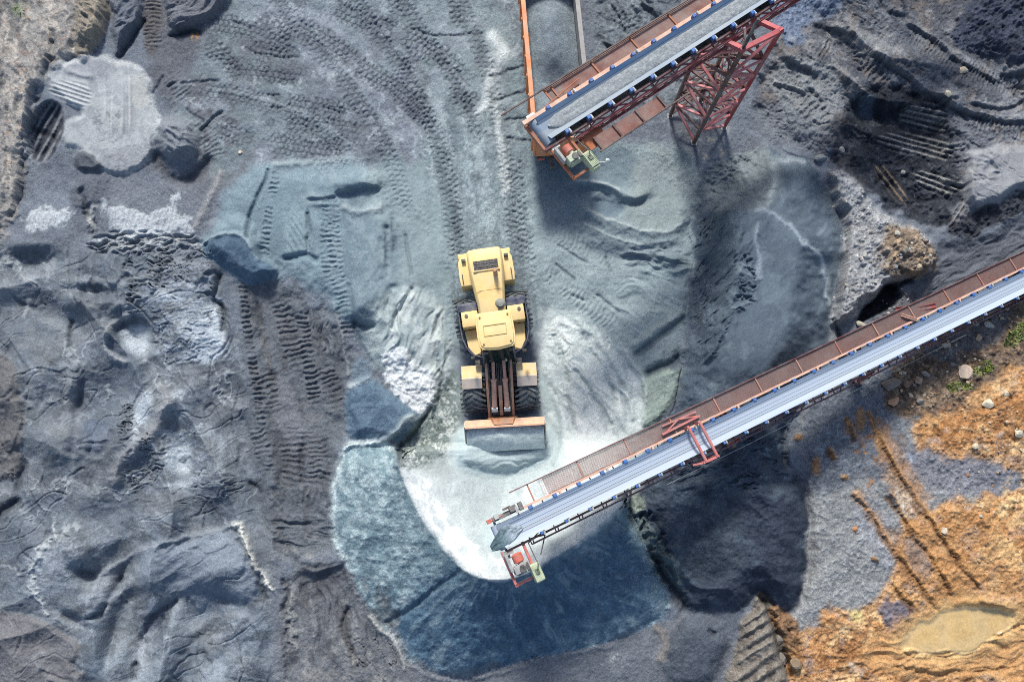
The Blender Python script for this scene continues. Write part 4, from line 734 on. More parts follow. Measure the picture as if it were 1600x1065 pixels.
ridge([(548, 945), (536, 975), (548, 1010), (555, 1050)], -.2, 5, (74, 74, 78), .6, 5); ridge([(575, 958), (600, 985), (625, 1010), (634, 1050)], .14, 4, (178, 178, 176), .7, 5); ridge([(530, 1000), (548, 1024), (558, 1040)], .08, 5, (172, 170, 168), .5, 6)
mottle([(430, 1000), (640, 1000), (640, 1090), (430, 1090)], (140, 138, 138), 16, .2, .4, .5)
region([(650, 1060), (960, 1008), (1040, 975), (1046, 1090), (650, 1090)], (116, 120, 128), 12, 8, .8); mottle([(950, 1020), (975, 1020), (980, 1035), (950, 1036)], (206, 206, 204), 7, -.1, .3, .8)
region([(1040, 1000), (1064, 962), (1110, 960), (1140, 990), (1134, 1030), (1115, 1075), (1040, 1080)], (80, 87, 98), 10, 6, .92, .35, 34); region([(1060, 955), (1170, 950), (1156, 990), (1110, 1005), (1080, 985)], (96, 102, 113), 12, 8, .8)
ridge([(1020, 970), (1040, 1000), (1030, 1040)], .1, 6, (142, 130, 118), .5, 6); ridge([(1105, 980), (1120, 995)], -.2, 5, (58, 62, 70), .6)
QR = [(1183, 921), (1199, 939), (1215, 979), (1223, 1019), (1245, 1110), (1120, 1110), (1148, 1030), (1156, 979), (1171, 951)]
region(QR, (130, 122, 114), 6, 6, .93, .55, 26, .12, .05, .3, label=7); stripes(QR, -32, 19, .1, (150, 142, 132), .6, 10, .6); mottle(QR, (92, 84, 78), 12, .25, .35, .6)
ridge([(1186, 922), (1206, 960), (1222, 1010), (1232, 1060)], -.35, 6, (64, 58, 54), .7, 6); region([(1198, 945), (1225, 950), (1262, 990), (1250, 1060), (1235, 1070), (1222, 1010)], (150, 112, 76), 8, 8, .85, .15, 14, .2, .1, .7); mottle([(1200, 950), (1260, 980), (1250, 1060)], (84, 66, 54), 10, .1, .3, .8)

# ---- level ground where the loader, the truck and the tower stand
for pl, lv in (([(712, 395), (812, 390), (846, 560), (848, 662), (722, 668), (716, 560)], 0.0), ([(835, 10), (930, 10), (940, 240), (845, 245)], 0.0), ([(1035, 150), (1140, 150), (1145, 240), (1040, 235)], .05), ([(820, -210), (925, -210), (932, 30), (830, 30)], 0.0)):
    w, sd = polysd(pl, 50, 1); k = sm(26, -4, sd); H[w] = H[w]*(1-k)+lv*k+.3*k*0
# ---- grain
soft_ = np.clip(RG, 0, .2)
f1 = fbm(XX, YY, 5.5, 3, 900, gain=.7); f2 = fbm(XX, YY, 14, 3, 901)
H += soft_*(f1*.9+f2*1.1)*(.25+.75*GN)
cell = np.maximum(fbm(XX, YY, 4.2, 2, 902), 0); H += GR*.055*cell*sm(-.3, .3, fbm(XX, YY, 26, 2, 903))
rngg = np.random.default_rng(5); wn = rngg.standard_normal((NY, NX)).astype(np.float32)
C *= np.clip(1+(wn*.11+f1*.10+f2*.07)*(1+.9*GR)*GN, .3, 2.0)[..., None]
C *= (1+.35*GR*sm(.25, .6, cell)*1.0)[..., None]

# ------------------------------------------------------------------ lay it out as a real surface
def axis(a, b, step, far, grow=1.09):
    inn = np.arange(a, b+step*.5, step); up = []; s = step; v = inn[-1]
    while v < far: s = min(s*grow, 14); v += s; up.append(v)
    dn = []; s = step; v = inn[0]
    while v > -far: s = min(s*grow, 14); v -= s; dn.append(v)
    return np.array(dn[::-1]+list(inn)+up)
gx = axis(-26.0, 26.0, .033, 320.0); gy = axis(-15.2, 18.6, .033, 320.0)
WX, WY = np.meshgrid(gx, gy)
def bil(A, px, py):
    u = np.clip((px-X0)/STEP, 0, NX-1.01); v = np.clip((py-Y0)/STEP, 0, NY-1.01)
    i = u.astype(np.int32); j = v.astype(np.int32); a = (u-i).astype(np.float32); b = (v-j).astype(np.float32)
    if A.ndim == 3: a = a[..., None]; b = b[..., None]
    return (A[j, i]*(1-a)+A[j, i+1]*a)*(1-b)+(A[j+1, i]*(1-a)+A[j+1, i+1]*a)*b
def ground_z(x, y):
    """the height of the ground at world x, y"""
    x = np.asarray(x, float); y = np.asarray(y, float); z = np.zeros_like(x)
    for k in range(5):
        px, py = project(x, y, z); z = z*.35+.65*bil(H, px, py)
    return z
Z = ground_z(WX, WY)
px, py = project(WX, WY, Z)
wt = sm(0, 60, np.minimum(np.minimum(px-X0, X1-px), np.minimum(py-Y0, Y1-py)))*(np.abs(WX) < 60)*(np.abs(WY) < 60)
gen = .5*fbm(WX*3, WY*3, 60, 4, 950)+1.2*fbm(WX, WY, 80, 3, 951)
Z = Z*wt+gen*(1-wt)
CC = bil(C, px, py); GG = bil(GN, px, py)*wt+1-wt
gc = alb((118, 121, 130))[None, None, :]*(1+.3*fbm(WX*3, WY*3, 40, 4, 952))[..., None]
CC = CC*wt[..., None]+gc*(1-wt[..., None])
LI = LB[np.clip(((py-Y0)/STEP+.5).astype(int), 0, NY-1), np.clip(((px-X0)/STEP+.5).astype(int), 0, NX-1)]*(wt > .5)
ny, nx = WX.shape
idx = np.arange(ny*nx, dtype=np.int64).reshape(ny, nx)
quads = np.stack([idx[:-1, :-1], idx[:-1, 1:], idx[1:, 1:], idx[1:, :-1]], -1).reshape(-1, 4)
ql = LI[:-1, :-1].reshape(-1)
V = np.stack([WX, WY, Z], -1).reshape(-1, 3).astype(np.float32); VC = np.concatenate([CC.reshape(-1, 3), GG.reshape(-1, 1)], 1).astype(np.float32)
def surface(name, q, mat):
    u, inv = np.unique(q, return_inverse=True)
    inv = inv.reshape(-1)
    me = bpy.data.meshes.new(name); n = len(u); f = len(q)
    me.vertices.add(n); me.vertices.foreach_set("co", V[u].ravel())
    me.loops.add(4*f); me.loops.foreach_set("vertex_index", inv.astype(np.int32))
    me.polygons.add(f); me.polygons.foreach_set("loop_start", np.arange(0, 4*f, 4, dtype=np.int32))
    me.polygons.foreach_set("use_smooth", np.ones(f, bool))
    me.update(calc_edges=True)
    at = me.attributes.new("albedo", 'FLOAT_COLOR', 'POINT')
    at.data.foreach_set("color", np.ascontiguousarray(VC[u]).ravel())
    me.materials.append(mat)
    o = bpy.data.objects.new(name, me); COL.objects.link(o)
    return o
SAND = sand_mat("crushed_rock")
mud = bpy.data.materials.new("muddy_water"); mud.use_nodes = True; _b = mud.node_tree.nodes["Principled BSDF"]
_a = mud.node_tree.nodes.new("ShaderNodeAttribute"); _a.attribute_name = "albedo"; mud.node_tree.links.new(_a.outputs['Color'], _b.inputs['Base Color']); _b.inputs['Roughness'].default_value = .09
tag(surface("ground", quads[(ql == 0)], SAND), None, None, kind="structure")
tag(surface("clay_ground", quads[(ql == 5)], SAND), None, None, kind="structure")
tag(surface("puddle", quads[(ql == 6)], mud), None, None, kind="structure")
tag(surface("sand_heap", quads[(ql == 1)], SAND), "crescent heap of teal crushed sand with a white scooped face under the lower conveyor tip", "sand heap")
tag(surface("sand_heap", quads[(ql == 2)], SAND), "small mound of grey-green sand pushed up in front of the loader bucket", "sand heap")
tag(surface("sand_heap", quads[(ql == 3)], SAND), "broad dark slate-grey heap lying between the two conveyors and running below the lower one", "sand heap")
tag(surface("rock_outcrop", quads[(ql == 4)], SAND), "pale gravelly outcrop with a brown stony knob and a dark undercut beside the lower conveyor", "outcrop")
tag(surface("earth_bank", quads[(ql == 7)], SAND), "brown-grey eroded earth bank with slanting rills along the rust-coloured clay", "earth bank")

# ------------------------------------------------------------------ wheel loader
YEL = paint("loader_yellow", (255, 221, 158), (250, 200, 122), .45, 1.8, .6, bump=.08, dust=.34, dustcol=(224, 204, 168))
YELD = paint("dusty_yellow", (255, 206, 118), (240, 222, 190), .75, 2.4, .7, bump=.12)
RUSTY = paint("worn_steel", (226, 170, 136), (182, 122, 92), .65, 4.0, .55, bump=.2)
SALM = paint("faded_cylinder_paint", (240, 182, 156), (210, 140, 112), .5, 5.0, .5)
NAVY = paint("navy_paint", (44, 52, 84), (70, 76, 96), .4, 4.0, .6)
DARK = paint("greasy_steel", (52, 48, 48), (96, 78, 64), .5, 6.0, .6, bump=.25)
RUB = paint("tyre_rubber", (54, 60, 68), (96, 106, 112), .55, 5.0, .9, bump=.3)
CHROME = paint("pale_steel", (214, 214, 210), (170, 170, 168), .3, 6.0, .35, metal=.3)
GLASS = bpy.data.materials.new("tinted_glass"); GLASS.use_nodes = True
_g = GLASS.node_tree.nodes["Principled BSDF"]; _g.inputs['Base Color'].default_value = rgba((34, 46, 46)); _g.inputs['Roughness'].default_value = .08; _g.inputs['Specular IOR Level'].default_value = .6
GRIL = paint("grille_black", (62, 58, 66), (96, 92, 96), .4, 30.0, .7)
LAMP = paint("lamp_glass", (222, 226, 226), (190, 196, 200), .2, 8, .15)

hit = P(779, 556, 0.0)
loader = thing("wheel_loader", "yellow articulated wheel loader pushing its wide rusty bucket into pale sand", "loader", Matrix.Translation(hit))
RR = Matrix.Rotation(math.radians(8.4), 4, 'Z'); RF = Matrix.Rotation(math.radians(3.2), 4, 'Z')
def tyre(x, y, M):
    R, W = .86, .76
    w = obj("wheel", MB().lathe([(-W/2, .55), (-W/2, .62), (-W*.46, .78), (-W*.36, R-.05), (W*.36, R-.05), (W*.46, .78), (W/2, .62), (W/2, .55)], (x, y, R), 'x', 40, M), RUB, loader, smooth=True)
    t = MB()                                    # lugs: two staggered rows of slanted bars
    for s in (-1, 1):
        for i in range(22):
            a0 = 2*math.pi*(i+(.5 if s > 0 else 0))/22
            for j in range(3):
                u = (.03+.16*j)*s; a = a0+.10*j*s*(1 if True else -1); b = a0+.10*(j+1)
                a = a0+.10*j
                A = Vector((x+u, y+math.cos(a)*(R-.02), R+math.sin(a)*(R-.02))); B = Vector((x+u+.17*s, y+math.cos(b)*(R-.02-.03*(j == 2)), R+math.sin(b)*(R-.02-.03*(j == 2))))
                t.bar(A, B, .085, .035, M, up=(0, math.cos(a), math.sin(a)))
    obj("tread", t, RUB, w)
    rm = MB()
    for s in (-1, 1): rm.lathe([(s*W*.30, .12), (s*W*.30, .50), (s*W*.46, .56), (s*W*.48, .52), (s*W*.36, .30), (s*W*.40, .12)], (x, y, R), 'x', 28, M)
    obj("rim", rm, YELD, w, smooth=True)
for s in (-1, 1):
    tyre(s*1.14, 1.72, RR); tyre(s*1.14, -1.72, RF)
# rear frame, hood and counterweight
obj("rear_chassis", MB().box((0, 2.2, .95), (.95, 3.9, .7), RR).box((0, 1.72, .86), (1.6, .5, .5), RR), DARK, loader, .03)
hood = MB()
sec = [(1.15, .54, 2.45), (1.9, .55, 2.50), (2.9, .66, 2.56), (3.6, .72, 2.54), (4.1, .72, 2.44), (4.26, .70, 2.3)]
vs = []
for y_, hw_, zt in sec:
    vs += [(-hw_-.05, y_, 1.25), (-hw_-.03, y_, zt-.22), (-hw_+.06, y_, zt-.05), (-hw_*.5, y_, zt), (hw_*.5, y_, zt), (hw_-.06, y_, zt-.05), (hw_+.03, y_, zt-.22), (hw_+.05, y_, 1.25)]
fs = []
for k in range(len(sec)-1):
    for i in range(8): fs.append((k*8+i, k*8+(i+1) % 8, (k+1)*8+(i+1) % 8, (k+1)*8+i))
fs += [tuple(range(8)), tuple(range(len(sec)*8-1, len(sec)*8-9, -1))]
hd = obj("hood", hood.raw(vs, fs, RR), YEL, loader, .025, True)
obj("seam", MB().box((0, 2.35, 2.528), (1.14, .016, .012), RR), paint("hood_seam", (206, 170, 100), (190, 156, 96), .3, 5), hd)
gr = obj("radiator_grille", MB().box((0, 3.42, 2.555), (1.02, .42, .05), RR), GRIL, loader, .01)
sl_ = MB()
for k in range(9): sl_.box((-.44+.11*k, 3.42, 2.585), (.02, .40, .012), RR)
for k in range(2): sl_.box((0, 3.34+.15*k, 2.59), (.98, .02, .01), RR)
obj("slat", sl_, DARK, gr); obj("grille_frame", MB().box((0, 3.645, 2.57), (1.12, .045, .05), RR).box((0, 3.195, 2.575), (1.12, .045, .05), RR).box((-.54, 3.42, 2.572), (.045, .40, .05), RR).box((.54, 3.42, 2.572), (.045, .40, .05), RR), YEL, gr)
obj("exhaust_pipe", MB().lathe([(0, .09), (.42, .09), (.42, .075), (.62, .075)], (.34, 3.0, 2.5), 'z', 14, RR).lathe([(0, .12), (.05, .12)], (.34, 3.0, 2.5), 'z', 14, RR), RUSTY, loader, smooth=True)
obj("air_cleaner", MB().lathe([(0, .13), (.28, .13), (.30, .20), (.40, .22), (.47, .15), (.49, .02)], (.36, 1.62, 2.45), 'z', 18, RR), paint("grey_cap", (150, 150, 142), (110, 106, 100), .5, 6), loader, smooth=True)
for s in (-1, 1):
    cw = obj("counterweight", MB().slab([(s*.68, 2.85), (s*1.16, 2.85), (s*1.20, 3.2), (s*1.18, 3.95), (s*1.08, 4.16), (s*.66, 4.24)], .95, 1.78, RR, .03), YEL, loader, .05, True)
    obj("tail_lamp", MB().box((s*.92, 3.98, 1.86), (.18, .12, .16), RR), DARK, cw, .02)
    obj("handle", MB().path([(s*1.05, 3.0, 1.78), (s*1.05, 3.0, 1.95), (s*1.05, 3.35, 1.95), (s*1.05, 3.35, 1.78)], .02, 6, RR), DARK, cw)
obj("bumper", MB().box((0, 4.3, 1.2), (2.3, .22, .7), RR), YEL, loader, .05)
# service steps, tanks, platforms and rails beside the cab
for s in (-1, 1):
    obj("rear_fender", MB().prism([(2.14, 1.70), (2.10, 1.86), (1.98, 1.92), (1.72, 1.93), (1.72, 1.87), (1.96, 1.86), (2.06, 1.80), (2.10, 1.68)], s*.62, s*1.42, RR), NAVY, loader, .015)
    bx_ = obj("side_tank", MB().box((s*.98, 1.36, 1.72), (.70, .68, .60), RR), YEL, loader, .05, True)
    obj("tank_cap", MB().lathe([(0, .07), (.06, .07)], (s*1.12, 1.50, 2.0), 'z', 14, RR), DARK, bx_)
    obj("platform", MB().slab([(s*.72, -.10), (s*.98, -.12), (s*1.22, .25), (s*1.28, .98), (s*.72, .98)], 1.46, 1.56, RR), YEL, loader, .015)
    st_ = MB()
    for k in range(3): st_.box((s*1.27, .45, .55+.33*k), (.26, .5, .05), RR)
    obj("steps", st_.bar((s*1.2, .7, .45), (s*1.2, .72, 1.5), .05, .06, RR).bar((s*1.2, .2, .45), (s*1.2, .2, 1.5), .05, .06, RR), NAVY, loader)
    hr = MB().path([(s*1.42, 2.06, 2.05), (s*1.42, 1.0, 2.05), (s*1.40, .55, 2.05), (s*1.26, .12, 2.05), (s*.98, -.22, 2.05), (s*.66, -.36, 2.05)], .028, 7, RR)
    hr.path([(s*1.42, 2.06, 1.78), (s*1.42, 1.0, 1.72), (s*1.40, .55, 1.70), (s*1.26, .12, 1.66), (s*.98, -.22, 1.62)], .022, 7, RR)
    for y_, x_ in ((2.06, 1.42), (1.0, 1.42), (.55, 1.40), (.12, 1.26), (-.22, .98)): hr.tube((s*x_, y_, 1.5), (s*x_, y_, 2.06), .022, 7, RR)
    obj("handrail", hr.box((s*1.44, 1.55, 1.55), (.05, 1.05, .34), RR).box((s*1.40, .5, 1.44), (.05, .9, .2), RR), NAVY, loader)
# cab
cabz = [(-.40, 1.45), (-.36, 2.0), (-.14, 3.28), (.98, 3.28), (1.04, 2.0), (1.04, 1.45)]
cab = obj("cab", MB().prism([(-.66, 1.3), (-.68, 1.95), (1.06, 1.95), (1.06, 1.3)], -.68, .68, RR), YEL, loader, .03)
obj("windscreen", MB().raw([(-.64, -.72, 1.96), (.64, -.72, 1.96), (.60, -.34, 3.26), (-.60, -.34, 3.26), (-.64, -.66, 1.96), (.64, -.66, 1.96), (.56, -.20, 3.26), (-.56, -.20, 3.26)], [(0, 1, 2, 3), (7, 6, 5, 4), (0, 4, 5, 1), (1, 5, 6, 2), (2, 6, 7, 3), (3, 7, 4, 0)], RR), GLASS, cab)
for s in (-1, 1):
    obj("side_window", MB().raw([(s*.67, -.62, 1.96), (s*.67, .98, 1.96), (s*.60, .92, 3.26), (s*.60, -.20, 3.26), (s*.63, -.62, 1.96), (s*.63, .98, 1.96), (s*.56, .92, 3.26), (s*.56, -.20, 3.26)], [(0, 1, 2, 3), (7, 6, 5, 4), (0, 4, 5, 1), (1, 5, 6, 2), (2, 6, 7, 3), (3, 7, 4, 0)], RR), GLASS, cab)
    each("pillar", [MB().bar((s*.67, -.70, 1.94), (s*.61, -.34, 3.27), .07, .07, RR), MB().bar((s*.66, 1.02, 1.94), (s*.60, .95, 3.27), .08, .08, RR)], NAVY, cab)
    mi = MB().path([(s*.66, -.30, 2.9), (s*1.02, -.42, 2.8)], .018, 6, RR)
    obj("mirror", mi.box((s*1.05, -.43, 2.66), (.16, .05, .30), RR), DARK, cab)
obj("rear_window", MB().box((0, .97, 2.6), (1.14, .04, 1.2), RR), GLASS, cab)
roof_out = [(-.74, 1.06), (-.66, 1.18), (.66, 1.18), (.74, 1.06), (.76, .2), (.71, -.20), (.58, -.32), (0, -.38), (-.58, -.32), (-.71, -.20), (-.76, .2)]
rf = obj("cab_roof", MB().slab(roof_out, 3.28, 3.42, RR).slab([(a*.93, .33+(b-.33)*.93) for a, b in roof_out], 3.42, 3.47, RR, .03), YEL, cab, .03, True)
obj("hatch", MB().box((-.02, .62, 3.482), (.9, .02, .02), RR).box((-.02, .20, 3.482), (.9, .018, .02), RR).box((-.47, .41, 3.482), (.018, .42, .02), RR).box((.43, .41, 3.482), (.018, .42, .02), RR), paint("roof_seam", (206, 166, 92), (190, 152, 88), .3, 5), rf)
each("bolt", [MB().lathe([(0, .04), (.03, .04), (.035, .02)], (a, b, 3.47), 'z', 12, RR) for a, b in ((-.56, .98), (.56, .98), (-.54, -.12), (.54, -.12))], paint("bolt_brown", (150, 116, 70), (120, 96, 60), .3, 5), rf)
each("work_lamp", [MB().box((s*.5, -.42, 3.22), (.16, .10, .12), RR) for s in (-1, 1)], DARK, cab, .02)
# front frame
obj("hitch", MB().box((0, .05, .9), (.62, .7, 1.1)).lathe([(-.1, .14), (1.0, .14)], (0, 0, .6), 'z', 16), DARK, loader, .02)
obj("front_chassis", MB().box((0, -1.2, .98), (.98, 2.0, .62), RF).box((0, -1.72, .86), (1.6, .5, .5), RF).box((-.36, -.75, 1.55), (.12, .8, .9), RF, .7).box((.36, -.75, 1.55), (.12, .8, .9), RF, .7), DARK, loader, .03)
for s in (-1, 1):
    fe = obj("front_fender", MB().prism([(-.70, 1.84), (-1.24, 1.92), (-1.60, 1.80), (-1.62, 1.74), (-1.24, 1.86), (-.70, 1.78)], s*.72, s*1.56, RF).box((s*1.53, -1.15, 1.76), (.05, .86, .16), RF), YELD, loader, .012)
    obj("front_flap", MB().prism([(-1.24, 1.928), (-1.61, 1.808), (-1.63, 1.74), (-1.63, 1.72), (-1.66, 1.80), (-1.26, 1.945)], s*.73, s*1.55, RF), paint("dusty_flap", (214, 190, 172), (228, 216, 204), .5, 6), fe)
    hl = obj("headlight", MB().box((s*.86, -.62, 2.06), (.22, .16, .22), RF), DARK, loader, .02)
    obj("lens", MB().box((s*.86, -.71, 2.06), (.17, .03, .16), RF), LAMP, hl)
    arm = MB()
    prof = [(-.42, 2.02), (-.42, 2.22), (-.9, 2.22), (-1.7, 1.95), (-2.4, 1.38), (-2.9, .86), (-2.86, .62), (-2.66, .62), (-2.2, 1.1), (-1.6, 1.62), (-.9, 1.96)]
    arm.prism(prof, s*.46, s*.56, RF)
    obj("lift_arm", arm, RUSTY if s < 0 else RUSTY, loader, .012)
    obj("arm_plate", MB().prism([(a, b-.02) for a, b in prof], s*.40, s*.455, RF), DARK, loader)
    cy = MB().tube((s*.24, -1.35, 1.95), (s*.26, -2.42, 1.42), .115, 14, RF)
    cyl = obj("hydraulic_cylinder", cy.tube((s*.24, -1.33, 1.96), (s*.24, -1.40, 1.925), .135, 14, RF), SALM, loader, smooth=True)
    obj("rod", MB().tube((s*.22, -.55, 2.18), (s*.24, -1.35, 1.95), .075, 12, RF), SALM, cyl, smooth=True)
    obj("rod_eye", MB().lathe([(-.13, .12), (.13, .12)], (s*.26, -2.52, 1.37), 'x', 16, RF), CHROME, cyl, smooth=True)
    obj("rod_pin", MB().lathe([(-.10, .12), (.10, .12)], (s*.22, -.52, 2.19), 'x', 16, RF), DARK, cyl, smooth=True)
each("arm_crossmember", [MB().tube((-.42, -1.95, 1.5), (.42, -1.95, 1.5), .12, 12, RF), MB().box((0, -2.62, 1.0), (.7, .16, .22), RF)], DARK, loader)
obj("mast_crossbeam", MB().box((0, -.42, 2.30), (.66, .10, .10), RF).box((-.33, -.5, 2.2), (.08, .3, .3), RF).box((.33, -.5, 2.2), (.08, .3, .3), RF), YELD, loader, .015)
each("hose", [MB().path([(x_, -.4, 2.12), (x_*1.2, -.9, 2.1), (x_*1.1, -1.5, 1.86), (x_, -2.0, 1.66)], .022, 6, RF) for x_ in (-.08, -.02, .05, .10)]+[MB().path([(s*.38, -.3, 2.3), (s*.5, -.25, 2.1), (s*.62, .0, 1.7)], .025, 6, RF) for s in (-1, 1)], DARK, loader)
obj("bell_crank", MB().prism([(-1.75, 1.75), (-1.6, 1.95), (-2.3, 1.6), (-2.75, 1.15), (-2.72, 1.0), (-2.3, 1.3)], -.06, .08, RF), RUSTY, loader)
# bucket
BX = .12; bw = 1.66
shell = [(-3.20, 1.36), (-2.98, 1.18), (-2.86, .85), (-2.90, .45), (-3.10, .16), (-3.5, .07), (-4.2, .03), (-4.2, .075), (-3.52, .12), (-3.16, .20), (-2.97, .47), (-2.93, .85), (-3.03, 1.14), (-3.22, 1.31)]
bk = obj("bucket", MB().prism(shell, BX-bw, BX+bw, RF), paint("bucket_steel", (150, 112, 92), (104, 84, 74), .5, 4, .6), loader)
for s in (-1, 1):
    obj("bucket_cheek", MB().prism([(-3.20, 1.34), (-2.98, 1.17), (-2.87, .85), (-2.91, .46), (-3.11, .17), (-3.5, .08), (-4.15, .06), (-4.05, .30)], BX+s*bw, BX+s*(bw+.045), RF), paint("cheek_steel", (206, 200, 192), (160, 128, 104), .5, 5), bk)
obj("bucket_lip", MB().prism([(-2.90, 1.205), (-2.98, 1.25), (-3.20, 1.40), (-3.27, 1.40), (-3.25, 1.345), (-3.18, 1.33), (-2.96, 1.17)], BX-bw+.01, BX+bw-.01, RF), paint("worn_lip", (248, 196, 160), (220, 156, 118), .6, 3.5, .6), bk, .008)
obj("bucket_adapter", MB().raw([(-.72+BX, -2.82, 1.02), (.58+BX, -2.82, 1.02), (.34+BX, -3.16, 1.42), (-.44+BX, -3.16, 1.42), (-.60+BX, -2.74, .8), (.46+BX, -2.74, .8), (.40+BX, -2.90, 1.36), (-.50+BX, -2.90, 1.36)], [(0, 1, 2, 3), (4, 7, 6, 5), (0, 4, 5, 1), (3, 2, 6, 7), (1, 5, 6, 2), (0, 3, 7, 4)], RF), paint("orange_rust", (214, 148, 98), (172, 106, 66), .5, 5), bk, .02)
each("bucket_tooth", [MB().raw([(BX-1.55+.42*k+a, -4.15+b, c) for a, b, c in ((0, 0, .02), (.14, 0, .02), (.14, 0, .14), (0, 0, .14), (.04, -.24, .04), (.10, -.24, .04), (.10, -.24, .07), (.04, -.24, .07))], [(0, 1, 2, 3), (7, 6, 5, 4), (0, 4, 5, 1), (1, 5, 6, 2), (2, 6, 7, 3), (3, 7, 4, 0)], RF) for k in range(8)], DARK, bk)

# ------------------------------------------------------------------ conveyors
BELT = paint("belt_rubber", (120, 140, 164), (152, 166, 182), .55, 1.2, .7, bump=.1, stretch=(.15, 3, 3))
BELT2 = paint("pale_dusty_belt", (170, 184, 206), (190, 201, 216), .5, 1.0, .7, bump=.08, stretch=(.08, 9, 3))
RED = paint("red_oxide", (176, 74, 78), (128, 52, 54), .6, 2.5, .65)
REDL = paint("bright_red_paint", (216, 124, 118), (186, 92, 88), .5, 3.0, .55)
MAROON = paint("maroon_steel", (112, 52, 58), (70, 44, 50), .6, 3.0, .7)
PLATE = paint("rusty_tread_plate", (146, 94, 84), (112, 78, 72), .7, 1.6, .75, bump=.3, bscale=60)
PLATEO = paint("orange_rust_plate", (196, 112, 66), (150, 82, 56), .6, 2.0, .75)
RAILS = paint("faded_salmon_paint", (240, 198, 174), (206, 146, 120), .5, 2.5, .6)
BLUE = paint("idler_blue", (44, 112, 196), (36, 84, 150), .5, 6, .5)
BROWN = paint("dark_brown_steel", (88, 62, 60), (120, 84, 72), .5, 3, .7)
BLACK = paint("black_steel", (46, 44, 50), (72, 68, 70), .5, 4, .6)
CREAM = paint("cream_green_paint", (214, 222, 190), (150, 164, 128), .55, 5, .6)
ORED = paint("orange_red_paint", (222, 98, 72), (190, 76, 58), .4, 5, .5)
GREY = paint("dusty_grey_steel", (150, 148, 150), (188, 188, 186), .5, 4, .65)
def frame_of(A, B):
    u = (B-A).normalized(); v = Vector((0, 0, 1)).cross(u).normalized(); w = u.cross(v)
    M = Matrix(((u.x, v.x, w.x, A.x), (u.y, v.y, w.y, A.y), (u.z, v.z, w.z, A.z), (0, 0, 0, 1)))
    return M
def sweep(prof, u0, u1, n=1, thick=.03):
    """a strip with the (v, w) section, from u0 to u1"""
    mb = MB(); m = len(prof); vs = []
    for k in range(n+1):
        u = u0+(u1-u0)*k/n
        vs += [(u, a, b) for a, b in prof]+[(u, a, b-thick) for a, b in prof]
    fs = []
    for k in range(n):
        o, q = k*2*m, (k+1)*2*m
        for i in range(m-1):
            fs += [(o+i, o+i+1, q+i+1, q+i), (o+m+i, q+m+i, q+m+i+1, o+m+i+1)]
        fs += [(o, q, q+m, o+m), (o+m-1, o+2*m-1, q+2*m-1, q+m-1)]
    return mb.raw(vs, fs)
def noise_strip(name, half, u0, u1, hgt, col, label, M, seed, taper0=.5):
    """loose material lying on the belt"""
    nu, nv = int((u1-u0)/.05), 14; us = np.linspace(u0, u1, nu); vv = np.linspace(-1, 1, nv)
    U, Vv = np.meshgrid(us, vv, indexing='ij')
    hw = half*(1+.10*fbm(U*40, Vv*0, 30, 3, seed))*np.sqrt(np.clip((U-u0)/taper0, .02, 1))
    W = hgt*np.sqrt(np.clip(1-Vv**2, 0, 1))*(.75+.25*fbm(U*40, Vv*20, 10, 3, seed+1))
    vs = np.stack([U, Vv*hw, W], -1).reshape(-1, 3); me = bpy.data.meshes.new(name)
    fs = [(i*nv+j, (i+1)*nv+j, (i+1)*nv+j+1, i*nv+j+1) for i in range(nu-1) for j in range(nv-1)]
    me.from_pydata([tuple(p) for p in vs.tolist()], [], fs)
    c = alb(col)[None, :]*(1+.22*fbm(U*40, Vv*30, 5, 3, seed+2).reshape(-1, 1))
    at = me.attributes.new("albedo", 'FLOAT_COLOR', 'POINT'); at.data.foreach_set("color", np.concatenate([c, np.ones((len(c), 1))], 1).astype(np.float32).ravel())
    me.polygons.foreach_set("use_smooth", [True]*len(me.polygons)); me.materials.append(SAND)
    o = bpy.data.objects.new(name, me); COL.objects.link(o); o.matrix_world = M
    return tag(o, label, "sand", kind="stuff")
